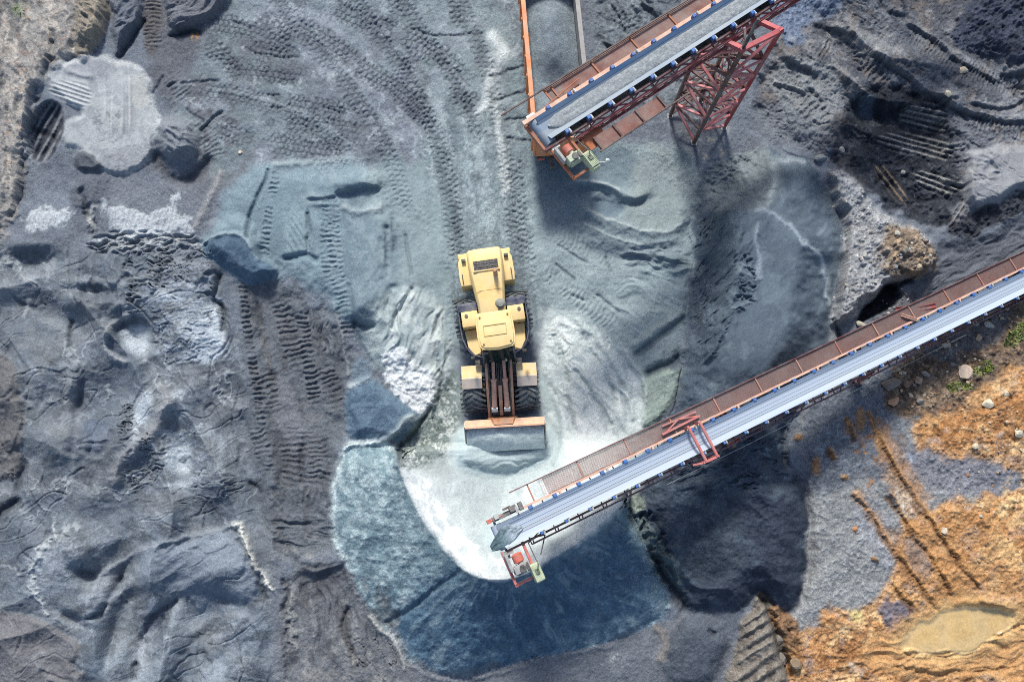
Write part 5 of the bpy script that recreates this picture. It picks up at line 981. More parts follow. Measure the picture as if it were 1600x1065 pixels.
def motor_drive(t, v0, sgn, frame_mat, s=1.0):
    """motor, gearbox and guard on a bracket standing out from the head"""
    y = lambda q: v0+sgn*q*s
    fr = MB()
    for u_ in (-.18, .62): fr.bar((u_, y(-.1), -.12), (u_, y(1.35), -.12), .09, .12)
    fr.bar((-.22, y(1.32), -.12), (.66, y(1.32), -.12), .09, .12).bar((-.2, y(.75), -.14), (.64, y(.75), -.14), .08, .10)
    f = obj("drive_bracket", fr, frame_mat, t)
    obj("coupling_guard", MB().lathe([(-.16, .14), (-.12, .19), (.14, .19), (.18, .10)], (.22, y(.38), .05), 'y', 14), ORED, t, smooth=True)
    g = obj("gearbox", MB().box((.24, y(.80), .08), (.52, .34, .34)).box((.02, y(.78), .12), (.22, .26, .40)).lathe([(-.1, .1), (.24, .1)], (.24, y(.62), .1), 'y', 12), CREAM if frame_mat is PLATEO else GREY, t, .02)
    obj("gear_cover", MB().lathe([(-.02, .12), (.08, .12)], (.2, y(.80), .27), 'z', 14).box((.40, y(.82), .27), (.10, .2, .06)), BLACK, g)
    mt = obj("drive_motor", MB().box((.62, y(1.18), .10), (.34, .62, .36)).box((.62, y(1.52), .08), (.30, .10, .30)), CREAM, t, .035)
    each("cooling_fin", [MB().box((.47+.05*k, y(1.18), .285), (.012, .5, .03)) for k in range(7)], CREAM, mt)
    each("bolt", [MB().lathe([(0, .025), (.03, .025)], (.06+a, y(.80+b), .25), 'z', 8) for a in (0, .36) for b in (-.13, .13)], BLACK, g)
    obj("cable", MB().path([(.62, y(1.1), .34), (.75, y(.9), .30), (.78, y(.5), .05), (.80, y(.05), -.1), (1.3, y(-.15), -.12)], .02, 6), BLACK, mt)
    obj("belt_guard", MB().box((-.14, y(.42), .06), (.12, .62, .30)), GREY, t, .03)
    obj("terminal_box", MB().box((.62, y(1.14), .30), (.14, .18, .05)), paint("green_black", (86, 104, 72), (60, 70, 56), .5, 8), mt)
    return f

# --- upper conveyor, feeding the tipper
A = P(849, 204, 7.7); B = P(1067, 66, 7.3); MU = frame_of(A, B); LU = 24.0
up = thing("conveyor", "upper belt conveyor with a rusty walkway, its head above the tipper body", "conveyor", MU)
bw_ = .48
bl = obj("belt", sweep([(-bw_, .17), (-.24, .02), (.24, .02), (bw_, .17)], -.02, LU, 40), BELT, up)
obj("belt_return", sweep([(-bw_, -.42), (bw_, -.42)], 0, LU), BLACK, up)
obj("head_drum", MB().lathe([(-.53, .06), (-.53, .225), (.53, .225), (.53, .06)], (0, 0, -.2), 'y', 28), BELT, up, smooth=True)
obj("belt_edge", sweep([(.36, .105), (bw_+.012, .19)], 0, LU, 1, .02), paint("blue_belt_edge", (70, 112, 160), (104, 138, 174), .5, 1.4, .7, stretch=(.3, 2, 2)), bl)
obj("drum_shaft", MB().tube((0, -.95, -.2), (0, .86, -.2), .05, 10).box((0, .74, -.2), (.34, .16, .3)).box((0, -.72, -.2), (.34, .16, .3)), CHROME, up)
fr = MB()
for v_ in (.60, -.60): fr.bar((-.25, v_, -.05), (LU, v_, -.05), .09, .16)
obj("stringer", MB().bar((-.45, .62, -.02), (LU, .62, -.02), .15, .14), RAILS, up)
obj("stringer", MB().bar((-.40, -.66, -.06), (LU, -.66, -.06), .08, .14), MAROON, up)
tr = MB()
for v_, w_ in ((-.84, -.2), (-.80, -.72), (.62, -.72)): tr.bar((.9, v_, w_), (LU, v_, w_), .09, .09)
n = int((LU-.9)/1.0)
for k in range(n):
    u0 = .9+k
    tr.bar((u0, -.84, -.22), (u0+.5, -.80, -.72), .05, .05).bar((u0+.5, -.80, -.72), (u0+1, -.84, -.22), .05, .05)
    tr.bar((u0, -.68, -.1), (u0+.5, -.84, -.20), .05, .04).bar((u0+.5, -.84, -.2), (u0+1, -.68, -.1), .05, .04)
    tr.bar((u0, .62, -.1), (u0+.5, .62, -.72), .05, .05).bar((u0+.5, .62, -.72), (u0+1, .62, -.1), .05, .05)
    tr.bar((u0, -.80, -.72), (u0, .62, -.72), .05, .05)
obj("truss", tr, RED, up)
for k in range(int(LU)):
    u0 = .62+k*.98
    for s in (1, -1):
        b = obj("idler_bracket", MB().box((u0, s*.57, .13), (.15, .13, .16)).bar((u0, s*.62, 0), (u0, s*.42, .06), .05, .05), BLUE, up, .015)
    obj("roller_end", MB().lathe([(-.09, .055), (.09, .055)], (u0+.12, -.58, .1), 'y', 10), CHROME, up)
    if k % 3 == 1: obj("roller_end", MB().lathe([(-.08, .05), (.08, .05)], (u0+.25, .60, .1), 'y', 10), CHROME, up)
ww0, ww1 = .72, 1.30
wk = obj("walkway", MB().box(((1.0+LU)/2, (ww0+ww1)/2, -.10), (LU-1.0, ww1-ww0, .03)), PLATE, up)
each("crossbar", [MB().box((1.3+k*1.85, (ww0+ww1)/2, -.06), (.06, ww1-ww0, .05)) for k in range(13)], PLATEO, wk)
obj("edge_rail", MB().bar((-.9, ww1+.02, .03), (LU, ww1+.02, .03), .045, .06).bar((1.0, ww1+.02, -.11), (LU, ww1+.02, -.11), .05, .08), BROWN, wk)
obj("end_bar", MB().bar((1.0, ww0, -.06), (1.0, ww1, -.06), .06, .06).bar((.3, ww0-.05, .02), (2.3, ww0+.22, .06), .04, .04), PLATEO, wk)
ld_ = MB().box((2.95, -1.42, -.32), (3.1, .58, .03))
lw = obj("service_platform", ld_, PLATE, up)
each("crossbar", [MB().box((u_, -1.42, -.27), (.07, .58, .06)) for u_ in (1.45, 2.35, 3.4, 4.45)], BROWN, lw); obj("edge_rail", MB().bar((1.3, -1.73, -.25), (5.5, -1.73, -.2), .05, .07), BROWN, lw)
obj("chute_plate", MB().box((1.55, -1.15, -.40), (.85, .62, .04)), PLATEO, up)
motor_drive(up, -.75, -1, PLATEO)
obj("warning_lamp", MB().lathe([(0, .04), (.10, .08), (.18, .07), (.22, .02)], (1.12, -2.28, -.02), 'z', 12).tube((.72, -1.95, -.1), (1.12, -2.28, .0), .018, 6), LAMP, up, smooth=True)
obj("scraper", MB().box((-.30, 0, -.30), (.10, 1.3, .16)).bar((-.32, .55, -.3), (.1, .72, -.2), .06, .06).bar((-.32, -.55, -.3), (.1, -.72, -.2), .06, .06), PLATEO, up)
noise_strip("sand", .31, .22, LU, .07, (158, 162, 166), "grey sand riding along the blue upper conveyor belt", MU @ Matrix.Translation((0, 0, .025)), 700)

# --- lower conveyor, building the heap
A = P(783, 838, 5.4); B = P(1600, 441, .75); ML = frame_of(A, B); LL = (B-A).length+2.2
lo = thing("conveyor", "long lower conveyor with pale belt and red crossing frame, ending over white sand", "conveyor", ML)
h2 = .42
bl = obj("belt", sweep([(-h2, .12), (-.2, .02), (.2, .02), (h2, .12)], -.02, LL, 40), BELT2, lo)
ln_ = MB()
for v_, w_ in ((.30, .073), (.08, .026), (-.06, .026), (-.16, .026)): ln_.bar((.4, v_, w_), (LL, v_, w_), .007, .01)
obj("belt_line", ln_, paint("belt_scuff", (158, 172, 192), (178, 190, 206), .5, .6, .8, stretch=(.2, 1, 1)), bl)
obj("belt_edge", sweep([(.36, .10), (h2+.012, .135)], .6, LL, 1, .02), paint("pale_blue_edge", (132, 160, 200), (170, 186, 208), .6, .8, .7, stretch=(.3, 2, 2)), bl)
obj("belt_return", sweep([(-h2, -.36), (h2, -.36)], 0, LL), BLACK, lo)
obj("head_drum", MB().lathe([(-.44, .06), (-.44, .19), (.44, .19), (.44, .06)], (0, 0, -.165), 'y', 28), BELT2, lo, smooth=True)
obj("drum_shaft", MB().tube((0, -.8, -.165), (0, .72, -.165), .045, 10).box((0, -.60, -.165), (.4, .14, .26)), GREY, lo)
hb = obj("bearing_housing", MB().box((.42, .62, -.02), (.95, .16, .16)).box((.75, .70, .10), (.26, .22, .2)).box((1.05, .66, .06), (.16, .3, .14)), paint("grey_housing", (96, 90, 92), (140, 132, 128), .5, 5), lo, .02)
obj("take_up_screw", MB().tube((-.16, .64, .02), (.3, .64, .04), .035, 8).box((-.18, .64, .02), (.16, .14, .12)), ORED, hb)
obj("cap", MB().box((.1, .68, .12), (.16, .16, .12)).box((.86, .60, .16), (.10, .22, .10)), CHROME, hb)
obj("cap", MB().box((.55, .80, .12), (.30, .08, .06)), BROWN, hb)
obj("stringer", MB().bar((1.1, .56, -.03), (LL, .56, -.03), .08, .12), RAILS, lo)
obj("stringer", MB().bar((.0, -.53, -.08), (LL, -.53, -.08), .07, .12), MAROON, lo)
tr = MB()
for v_, w_ in ((-.70, -.25), (-.74, -.66), (.56, -.66)): tr.bar((1.0, v_, w_), (LL, v_, w_), .05, .06)
for k in range(int((LL-1.0)/1.0)):
    u0 = 1.0+k
    tr.bar((u0, -.70, -.25), (u0+.5, -.74, -.66), .04, .04).bar((u0+.5, -.74, -.66), (u0+1, -.70, -.25), .04, .04)
    tr.bar((u0, -.55, -.12), (u0, -.72, -.24), .04, .04)
    tr.bar((u0, .56, -.1), (u0+.5, .56, -.66), .04, .04).bar((u0+.5, .56, -.66), (u0+1, .56, -.1), .04, .04).bar((u0, -.74, -.66), (u0, .56, -.66), .04, .04)
obj("truss", tr, paint("dull_maroon", (118, 66, 78), (88, 62, 74), .5, 3), lo)
obj("cable", MB().path([(6.5, -.95, -.35), (10, -.97, -.5), (14, -.95, -.38), (18, -.96, -.48), (22, -.93, -.36)], .012, 5), GREY, lo)
for k in range(int(LL/.98)-1):
    u0 = 1.35+k*.98
    if u0 > LL-.3: break
    obj("idler_bracket", MB().box((u0, .485, .09), (.15, .12, .14)).bar((u0, .54, -.02), (u0, .36, .03), .04, .04), BLUE, lo, .012)
    obj("idler_bracket", MB().box((u0, -.485, .05), (.10, .10, .12)), BLUE, lo, .012)
    obj("roller_end", MB().lathe([(-.06, .04), (.06, .04)], (u0+.10, -.49, .06), 'y', 8), CHROME, lo)
    if k % 2: obj("roller_end", MB().box((u0+.24, .50, .06), (.08, .12, .08)), RAILS if k % 4 == 1 else CHROME, lo)
v0, v1 = .62, 1.22
gm = MB(); uu = 2.2
while uu < LL:
    gm.box((uu, (v0+v1)/2, -.06), (.012, v1-v0, .02)); uu += .03
for k in range(16): gm.box(((2.0+LL)/2, v0+(v1-v0)*(k+.5)/16, -.075), (LL-2.0, .010, .02))
gw = obj("walkway", gm, paint("brown_grating", (176, 138, 130), (146, 112, 106), .7, .9, .75), lo)
each("crossbar", [MB().bar((1.6+k*2.02, v0-.02, -.03), (1.6+k*2.02, v1, -.03), .05, .05) for k in range(int((LL-1.6)/2.02))], paint("worn_red_bar", (176, 112, 96), (206, 150, 122), .5, 2), gw)
obj("edge_rail", MB().bar((.9, v1+.02, .0), (LL, v1+.02, .0), .04, .06), paint("brown_red_rail", (122, 64, 62), (98, 58, 58), .5, 3), gw)
obj("edge_rail", MB().bar((2.2, v0-.01, -.02), (LL, v0-.01, -.02), .03, .05), paint("brown_red_rail", (122, 64, 62)), gw)
# red frame across the belt
g0 = (ML.inverted() @ P(1062, 690, 3.0)).x
gf = MB()
for du in (0.0, .50): gf.tube((g0+du, .62, .34), (g0+du+.02, -.82, .34), .06, 12)
gf.bar((g0-.1, -.78, .30), (g0+.60, -.80, .30), .09, .09).bar((g0-.45, -.70, .16), (g0-.1, -.78, .30), .07, .07)
for du in (0.0, .50): gf.bar((g0+du, .62, -.1), (g0+du, .62, .34), .10, .10).bar((g0+du, -.78, -.3), (g0+du, -.78, .30), .10, .10)
obj("crossing_frame", gf, REDL, lo, smooth=True)
each("frame_brace", [MB().bar((g0-.95, .78, .03), (g0+.75, .82, .06), .08, .08), MB().bar((g0-.8, 1.06, .02), (g0+.7, 1.02, .05), .05, .05), MB().bar((g0-.8, .78, .03), (g0-.1, 1.04, .05), .05, .05), MB().bar((g0-.1, 1.04, .05), (g0+.7, .84, .06), .05, .05)], REDL, lo)
motor_drive(lo, -.56, -1, REDL, .86)
obj("strut", MB().tube((.95, -.5, -.2), (1.5, -.62, -.3), .02, 6).tube((1.5, -.62, -.3), (1.05, -1.15, -.2), .025, 6).tube((1.5, -.62, -.3), (1.3, -.55, -.1), .02, 6), BLACK, lo)
nu, nv = 60, 22; U, Q = np.meshgrid(np.linspace(-.46, .8, nu), np.linspace(-1, 1, nv), indexing='ij')
hw_ = .34*np.clip((U+.52)/.6, .05, 1)**.6*np.clip((1.0-U)/.8+.15*fbm(U*30, Q*30, 14, 3, 731), .1, 1)
Vq = -.02+Q*hw_+np.where(U < .25, -.30*(.25-U), 0)
Wq = .03+.05*np.sqrt(np.clip(1-Q**2, 0, 1))*(.5+.5*sm(1.1, .2, U))+.05*(Vq/.4)**2-np.where(U < .02, .9*(.02-U)**1.5, 0)+.02*fbm(U*40, Q*30, 8, 3, 730)
me = bpy.data.meshes.new("sand"); me.from_pydata(np.stack([U, Vq, Wq], -1).reshape(-1, 3).tolist(), [], [(i*nv+j, (i+1)*nv+j, (i+1)*nv+j+1, i*nv+j+1) for i in range(nu-1) for j in range(nv-1)])
kk = np.clip(sm(.75, -.2, U+.25*fbm(U*30, Q*30, 10, 3, 733)), 0, 1).reshape(-1, 1); c = (alb((168, 178, 190))[None, :]*(1-kk)+alb((100, 122, 130))[None, :]*kk)*(1+.42*fbm(U*40, Q*20, 7, 4, 732).reshape(-1, 1))
at = me.attributes.new("albedo", 'FLOAT_COLOR', 'POINT'); at.data.foreach_set("color", np.concatenate([c, np.ones((len(c), 1))], 1).astype(np.float32).ravel())
me.polygons.foreach_set("use_smooth", [True]*len(me.polygons)); me.materials.append(SAND)
o = bpy.data.objects.new("sand", me); COL.objects.link(o); o.matrix_world = ML
tag(o, "teal sand running off the tip of the pale lower belt", "sand", kind="stuff")
# trestles under the lower conveyor
def trestle(u, label, ML=ML):
    top = ML @ Vector((u, -.08, -.72)); z0 = float(ground_z([top.x], [top.y])[0]); hgt = top.z-z0
    R = Matrix.Translation((top.x, top.y, z0)) @ Matrix.Rotation(math.atan2(ML[1][0], ML[0][0]), 4, 'Z')
    t = thing("trestle", label, "support frame", R); hgt2 = hgt
    for s in (-1, 1):
        obj("leg", MB().bar((0, s*.72, -.1), (0, s*.55, hgt2), .11, .11), RED, t)
        obj("foot", MB().box((0, s*.72, .03), (.34, .34, .1)), BROWN, t)
    obj("brace", MB().bar((.07, -.70, .1), (.07, .57, hgt2-.1), .06, .06).bar((-.07, .70, .1), (-.07, -.57, hgt2-.1), .06, .06).bar((0, -.66, hgt2*.5), (0, .66, hgt2*.5), .07, .07), RED, t)
trestle(10.2, "red trestle beside the red crossing frame carrying the lower conveyor"); trestle(17.2, "shorter red trestle carrying the lower conveyor over the edge of the dark heap")

trestle(22.0, "tall red trestle under the far end of the upper conveyor", MU)
# ------------------------------------------------------------------ lattice tower under the upper conveyor
pts = [P(1047, 181, .05), P(1084, 223, .05), P(1131, 199, .05), P(1094, 157, .05)]
cx = sum((p for p in pts), Vector())/4
tw = thing("lattice_tower", "red and brown steel lattice tower holding up the upper conveyor", "tower", Matrix.Translation((cx.x, cx.y, 0)))
ft = [Vector((p.x-cx.x, p.y-cx.y, 0.0)) for p in pts]; TZ = 7.25
tp = [Vector((p.x*1.0, p.y*1.0, z_)) for p, z_ in zip(ft, (6.35, TZ, TZ, 6.35))]
for q in tp: print('TOWER', MU.inverted() @ (q+Vector((cx.x, cx.y, 0))))
lm_ = [BROWN, BROWN, RED, BROWN]
for i in range(4): obj("leg", MB().bar(ft[i]-Vector((0, 0, .3)), tp[i], .15, .15), lm_[i], tw, .015)
for i in range(4): obj("foot", MB().slab([(ft[i].x+a, ft[i].y+b) for a, b in ((-.14, -.13), (.13, -.14), (.14, .13), (-.13, .14))], -.05, .06), GREY, tw)
lev = [0.2, 1.25, 2.3, 3.35, 4.4, 5.45, TZ-.02]
PINK = paint("pale_red_paint", (222, 140, 142), (186, 84, 90), .5, 2.5, .55)
for i in range(4):
    j = (i+1) % 4
    face = []; hz = []
    for k in range(len(lev)-1):
        a0, a1 = lev[k]/TZ, lev[k+1]/TZ
        p0, p1, q0, q1 = ft[i].lerp(tp[i], a0), ft[i].lerp(tp[i], a1), ft[j].lerp(tp[j], a0), ft[j].lerp(tp[j], a1)
        if k % 2: face.append(MB().bar(p0, q1, .11, .09))
        else: face.append(MB().bar(q0, p1, .11, .09))
        if k in (1, 2, 3, 4, 5): hz.append(MB().bar(p0, q0, .09, .09))
    each("diagonal_brace", face, (PINK, PINK, BROWN, BROWN)[i], tw); each("crossbar", hz, (MAROON, PINK, RED, MAROON)[i], tw)
each("inner_brace", [MB().bar(ft[a].lerp(tp[a], lev[k]/TZ), ft[b].lerp(tp[b], lev[k]/TZ), .06, .06) for k in range(1, 6) for a, b in ((0, 2), (1, 3))], MAROON, tw)
cp = MB()
for i in range(4):
    d = (tp[(i+1) % 4]-tp[i]).normalized()*.1
    cp.bar(tp[i]-d, tp[(i+1) % 4]+d, .18, .16)
obj("cap_frame", cp, REDL if False else paint("cap_red", (200, 84, 92), (164, 66, 74), .5, 2.5, .55), tw)
bt = MUt = None
obj("ladder", MB().bar(ft[3]+Vector((.25, -.1, 0)), tp[3]+Vector((.25, -.1, 0)), .04, .04).bar(ft[3]+Vector((.6, .1, 0)), tp[3]+Vector((.6, .1, 0)), .04, .04), PINK, tw)
mb_ = P(1154, 60, TZ+.7)-Vector((cx.x, cx.y, 0))
obj("mast", MB().bar((tp[1].x, tp[1].y, TZ-.2), (tp[1].x, tp[1].y, 9.0), .10, .10).bar((tp[1].x, tp[1].y, TZ+.35), (tp[1].x, tp[1].y+.62, TZ+.35), .08, .08), BLACK, tw)

# ------------------------------------------------------------------ tipper standing under the upper conveyor
TR = P(880, 218, 2.6); TR.z = 0
MT = Matrix.Translation(TR) @ Matrix.Rotation(math.radians(4.3), 4, 'Z')
ORG = paint("orange_truck_paint", (226, 128, 66), (240, 176, 128), .55, 2.2, .5)
BEDG = paint("bare_grey_steel", (166, 160, 158), (130, 124, 122), .5, 2.5, .55)
tk = thing("tipper_truck", "orange tipper truck with a grey-lined body parked below the upper conveyor", "truck", MT)
W2, LB_ = 1.22, 8.2
bd = obj("load_body", MB().box((0, LB_/2, 1.22), (2*W2-.1, LB_, .12)).prism([(.0, 1.28), (.0, 2.72), (.06, 2.72), (.06, 1.28)], -W2+.06, W2-.06), ORG, tk, .01)
for s in (-1, 1):
    obj("side_wall", MB().box((s*W2, LB_/2, 2.05), (.10, LB_, 1.68)).box((s*W2, LB_/2, 2.86), (.20, LB_+.1, .12)), ORG if s < 0 else BEDG, bd, .015)
    each("wall_rib", [MB().box((s*(W2+.09), .3+k*.95, 1.98), (.09, .10, 1.5)) for k in range(9)], ORG, bd)
obj("headboard", MB().box((0, LB_+.05, 2.2), (2*W2, .1, 2.0)), ORG, bd)
obj("bed_liner", MB().box((0, LB_/2, 1.31), (2*W2-.14, LB_-.1, .04)).box((W2-.065, LB_/2, 2.0), (.02, LB_-.12, 1.5)).box((-W2+.065, LB_/2, 2.0), (.02, LB_-.12, 1.5)), BEDG, bd)
obj("chassis", MB().box((-.42, 5.2, .95), (.16, 11.4, .26)).box((.42, 5.2, .95), (.16, 11.4, .26)).box((0, .2, .8), (2.2, .12, .14)), DARK, tk)
for s in (-1, 1):
    for y_ in (1.3, 2.65, 9.8):
        w = obj("wheel", MB().lathe([(-.2, .3), (-.2, .46), (-.15, .52), (.15, .52), (.2, .46), (.2, .3)], (s*1.0, y_, .52), 'x', 28), RUB, tk, smooth=True)
        obj("rim", MB().lathe([(s*.19-.01, .06), (s*.19-.01, .30), (s*.12+.01, .26), (s*.12+.01, .06)], (s*1.0, y_, .52), 'x', 20), GREY, w)
each("tail_lamp", [MB().box((-.9, -.04, .95), (.3, .06, .12)), MB().box((.9, -.04, .95), (.3, .06, .12))], ORED, tk)
tc_ = obj("cab", MB().prism([(8.5, .7), (8.5, 2.7), (8.8, 2.9), (10.3, 2.85), (10.65, 1.8), (10.7, .7)], -1.2, 1.2), ORG, tk, .05)
obj("windscreen", MB().raw([(-1.05, 10.66, 1.85), (1.05, 10.66, 1.85), (1.0, 10.38, 2.7), (-1.0, 10.38, 2.7), (-1.05, 10.6, 1.85), (1.05, 10.6, 1.85), (1.0, 10.3, 2.7), (-1.0, 10.3, 2.7)], [(0, 1, 2, 3), (7, 6, 5, 4), (0, 4, 5, 1), (1, 5, 6, 2), (2, 6, 7, 3), (3, 7, 4, 0)]), GLASS, tc_)
for s in (-1, 1): obj("side_window", MB().box((s*1.2, 9.7, 2.2), (.03, .9, .6)), GLASS, tc_); obj("headlight", MB().box((s*.85, 10.71, 1.0), (.3, .04, .18)), LAMP, tc_)
# its load: a cone under the belt, a hollow towards the tailgate
ny_, nx_ = 110, 36; yy = np.linspace(.08, LB_-.02, ny_); xx = np.linspace(-W2+.09, W2-.09, nx_); LX, LY = np.meshgrid(xx, yy)
lz = 2.0+.55*np.exp(-((LX/.95)**2+((LY-6.0)/1.5)**2))-.45*np.exp(-(((LX-.1)/.7)**2+((LY-3.1)/.9)**2))-.25*sm(2.2, .2, LY)+.14*np.exp(-(((LX)/1.0)**2+((LY-4.4)/.8)**2))-.18*np.abs(LX/W2)**3+.025*fbm(LX*40, LY*40, 14, 4, 811)
me = bpy.data.meshes.new("sand"); me.from_pydata(np.stack([LX, LY, lz], -1).reshape(-1, 3).tolist(), [], [(i*nx_+j, i*nx_+j+1, (i+1)*nx_+j+1, (i+1)*nx_+j) for i in range(ny_-1) for j in range(nx_-1)])
c = alb((140, 150, 158))[None, :]*(1+.22*fbm(LX*40, LY*40, 6, 4, 812).reshape(-1, 1)-.10*sm(.1, .6, fbm(LX*40, LY*40, 40, 3, 813)).reshape(-1, 1))
at = me.attributes.new("albedo", 'FLOAT_COLOR', 'POINT'); at.data.foreach_set("color", np.concatenate([c, np.ones((len(c), 1))], 1).astype(np.float32).ravel())
me.polygons.foreach_set("use_smooth", [True]*len(me.polygons)); me.materials.append(SAND)
o = bpy.data.objects.new("sand", me); COL.objects.link(o); o.matrix_world = MT
tag(o, "grey-blue sand heaped in the body of the orange tipper", "sand", kind="stuff")

# the bucket's fill
BLD = Matrix.Translation(hit) @ RF
ny_, nx_ = 46, 70; yy = np.linspace(-3.04, -4.2, ny_); xx = np.linspace(BX-1.63, BX+1.63, nx_); LX, LY = np.meshgrid(xx, yy)
tq = (LY+3.04)/-1.16
lz = 1.10+.10*np.sin(tq*3.1)-.42*tq**2.4-.10*np.abs((LX-BX)/1.63)**3+.05*fbm(LX*40, LY*40, 24, 4, 851)
me = bpy.data.meshes.new("sand"); me.from_pydata(np.stack([LX, LY, lz], -1).reshape(-1, 3).tolist(), [], [(i*nx_+j, (i+1)*nx_+j, (i+1)*nx_+j+1, i*nx_+j+1) for i in range(ny_-1) for j in range(nx_-1)])
c = alb((202, 213, 214))[None, :]*(1+.14*fbm(LX*40, LY*40, 9, 4, 852).reshape(-1, 1))
at = me.attributes.new("albedo", 'FLOAT_COLOR', 'POINT'); at.data.foreach_set("color", np.concatenate([c, np.full((len(c), 1), .6)], 1).astype(np.float32).ravel())
me.polygons.foreach_set("use_smooth", [True]*len(me.polygons)); me.materials.append(SAND)
o = bpy.data.objects.new("sand", me); COL.objects.link(o); o.matrix_world = BLD
tag(o, "pale grey-green sand filling the wide bucket of the yellow loader", "sand", kind="stuff")

# ------------------------------------------------------------------ stones
def stone_mesh(name, seed, flat=.6, ang=.5):
    r = random.Random(seed); bm = bmesh.new(); bmesh.ops.create_icosphere(bm, subdivisions=2, radius=1.0)
    pl = []
    for k in range(12):
        d = Vector((r.gauss(0, 1), r.gauss(0, 1), r.gauss(0, 1))).normalized(); pl.append((d, r.uniform(.5, .86)))
    for v in bm.verts:
        c = v.co.copy()
        for d, k in pl:
            e = c.dot(d)
            if e > k: c -= d*(e-k)*(.8+.2*ang)
        c *= 1+r.uniform(-.05, .05)
        v.co = Vector((c.x, c.y, c.z*flat))
    me = bpy.data.meshes.new(name); bm.to_mesh(me); bm.free()
    return me
SM = {}
def stone_mat(col):
    k = tuple(int(c/14) for c in col)
    nm = "stone_%d_%d_%d" % k
    return paint(nm, col, [c*.72 for c in col], .5, 2.2, .9, bump=.5, bscale=9)
def place_stone(o, px, py, r, col, ax=1.0, rot=0.0, sink=.25, flat=.6):
    p = P(px, py, 0.0); z = float(ground_z([p.x], [p.y])[0]); p = P(px, py, z); z = float(ground_z([p.x], [p.y])[0])
    s = r/34.5
    o.location = (p.x, p.y, z+s*flat*(1-2*sink)*.6); o.scale = (s*ax, s/max(ax, 1e-3)**.5, s); o.rotation_euler = (rnd.uniform(-.15, .15), rnd.uniform(-.15, .15), math.radians(-rot) if rot else rnd.uniform(0, 6.28))
BIGS = [
 (1508, 582, 12.5, (214, 188, 168), 1.1, 0, "largest pinkish flat boulder in the mossy brown dirt"), (1541, 631, 11, (230, 216, 190), .8, 70, "cream ragged boulder on the orange clay below the moss"),
 (1434, 594, 7.5, (192, 156, 134), 1.0, 0, "round pinkish-brown stone beside the long slab"), (1390, 601, 13, (140, 124, 114), 1.7, -22, "long grey-brown slab at the edge of the brown dirt"),
 (1543, 506, 7, (216, 208, 200), 1.15, 30, "whitish stone closest below the lower conveyor"), (1396, 627, 9, (204, 156, 122), 1.2, -35, "tan wedge-shaped stone below the long slab"),
 (1438, 626, 6, (176, 168, 160), .75, 80, "upright grey stone below the round pinkish one"), (1416, 602, 5.5, (142, 108, 84), 1.0, 0, "brown stone touching the end of the long slab"),
 (1529, 527, 6.5, (200, 170, 140), 1.2, -40, "tan stone between the conveyor and the moss"), (1524, 697, 5.5, (230, 214, 178), 1.0, 0, "small cream stone in the orange stony band"),
 (1590, 678, 8, (226, 216, 190), 1.0, 0, "pale stone on orange clay at the frame's edge"), (1571, 615, 5.5, (214, 196, 170), 1.1, 0, "pale stone on the clay past the cream boulder"),
 (1446, 584, 6, (170, 158, 150), 1.6, 20, "narrow grey stone above the round pinkish one"), (1478, 540, 7, (206, 184, 164), 1.5, 10, "wide pale stone under the lower conveyor's edge"),
 (1505, 108, 10, (216, 208, 172), .8, 60, "large cream block on the dark diggings"), (1478, 149, 6.5, (224, 218, 188), 1.1, 30, "cream stone on the rim of the dark scooped pit"),
 (1314, 234, 7, (158, 158, 158), 1.2, 50, "grey angular block at the left rim of the scooped pit"), (1409, 271, 4.5, (170, 168, 164), 1.0, 0, "small grey stone inside the dark scooped pit"),
 (1397, 369, 6.5, (196, 186, 170), 1.1, 0, "pale block on top of the gravelly outcrop"), (1435, 417, 5.5, (216, 190, 160), 1.0, 0, "cream stone on the outcrop's brown knob"),
 (1475, 828, 6, (222, 206, 184), 1.1, 0, "white stone beside the tyre rut on the clay"), (1242, 1033, 10, (150, 122, 92), 1.15, 30, "brown boulder at the foot of the earth bank"),
 (1218, 996, 9, (136, 126, 116), 1.2, -30, "grey-brown boulder high on the earth bank's edge"), (1222, 1027, 9, (120, 112, 106), 1.3, 50, "dark grey boulder halfway down the earth bank's edge"),
 (1367, 873, 6.5, (158, 118, 72), 1.2, 20, "brown clod lying alone on the grey gravel"), (1336, 826, 6, (196, 128, 76), 1.2, 0, "orange clod lying on the grey gravel beside the tyre rut"),
 (1376, 514, 10, (216, 204, 186), 1.6, -60, "pale curved slab of concrete lying against the mesh walkway"), (1347, 508, 8, (200, 192, 180), 1.7, 15, "pale flat slab next to the undercut below the outcrop"),
 (1281, 249, 9, (140, 144, 148), 1.3, -10, "smooth grey block above the gravelly outcrop"), (376, 238, 4.5, (222, 200, 184), 1.0, 0, "small pale stone on the dark tyre-marked ground"),
 (1350, 401, 5, (198, 194, 188), 1.1, 0, "pale grey stone in the middle of the gravel outcrop"), (1325, 445, 4.5, (208, 186, 168), 1.0, 0, "pinkish stone low on the gravel outcrop"), (1449, 394, 6, (176, 150, 122), 1.1, 0, "tan stone at the tip of the brown knob"),
 (1412, 391, 6, (150, 134, 118), 1.2, 0, "brown stone at the root of the brown knob")]
for k, (px_, py_, r_, col, ax, rot, lab) in enumerate(BIGS):
    me = stone_mesh("boulder", 40+k, .62, 1.0 if k % 2 else .7); me.materials.append(stone_mat(col))
    o = bpy.data.objects.new("boulder", me); COL.objects.link(o); place_stone(o, px_, py_, r_, col, ax, rot)
    tag(o, lab, "stone")
VAR = [stone_mesh("stone", 200+k, .65, .8) for k in range(6)]
def inside(poly, x, y):
    c = False; n = len(poly)
    for i in range(n):
        ax, ay = poly[i]; bx, by = poly[(i+1) % n]
        if (ay > y) != (by > y) and x < (bx-ax)*(y-ay)/(by-ay)+ax: c = not c
    return c
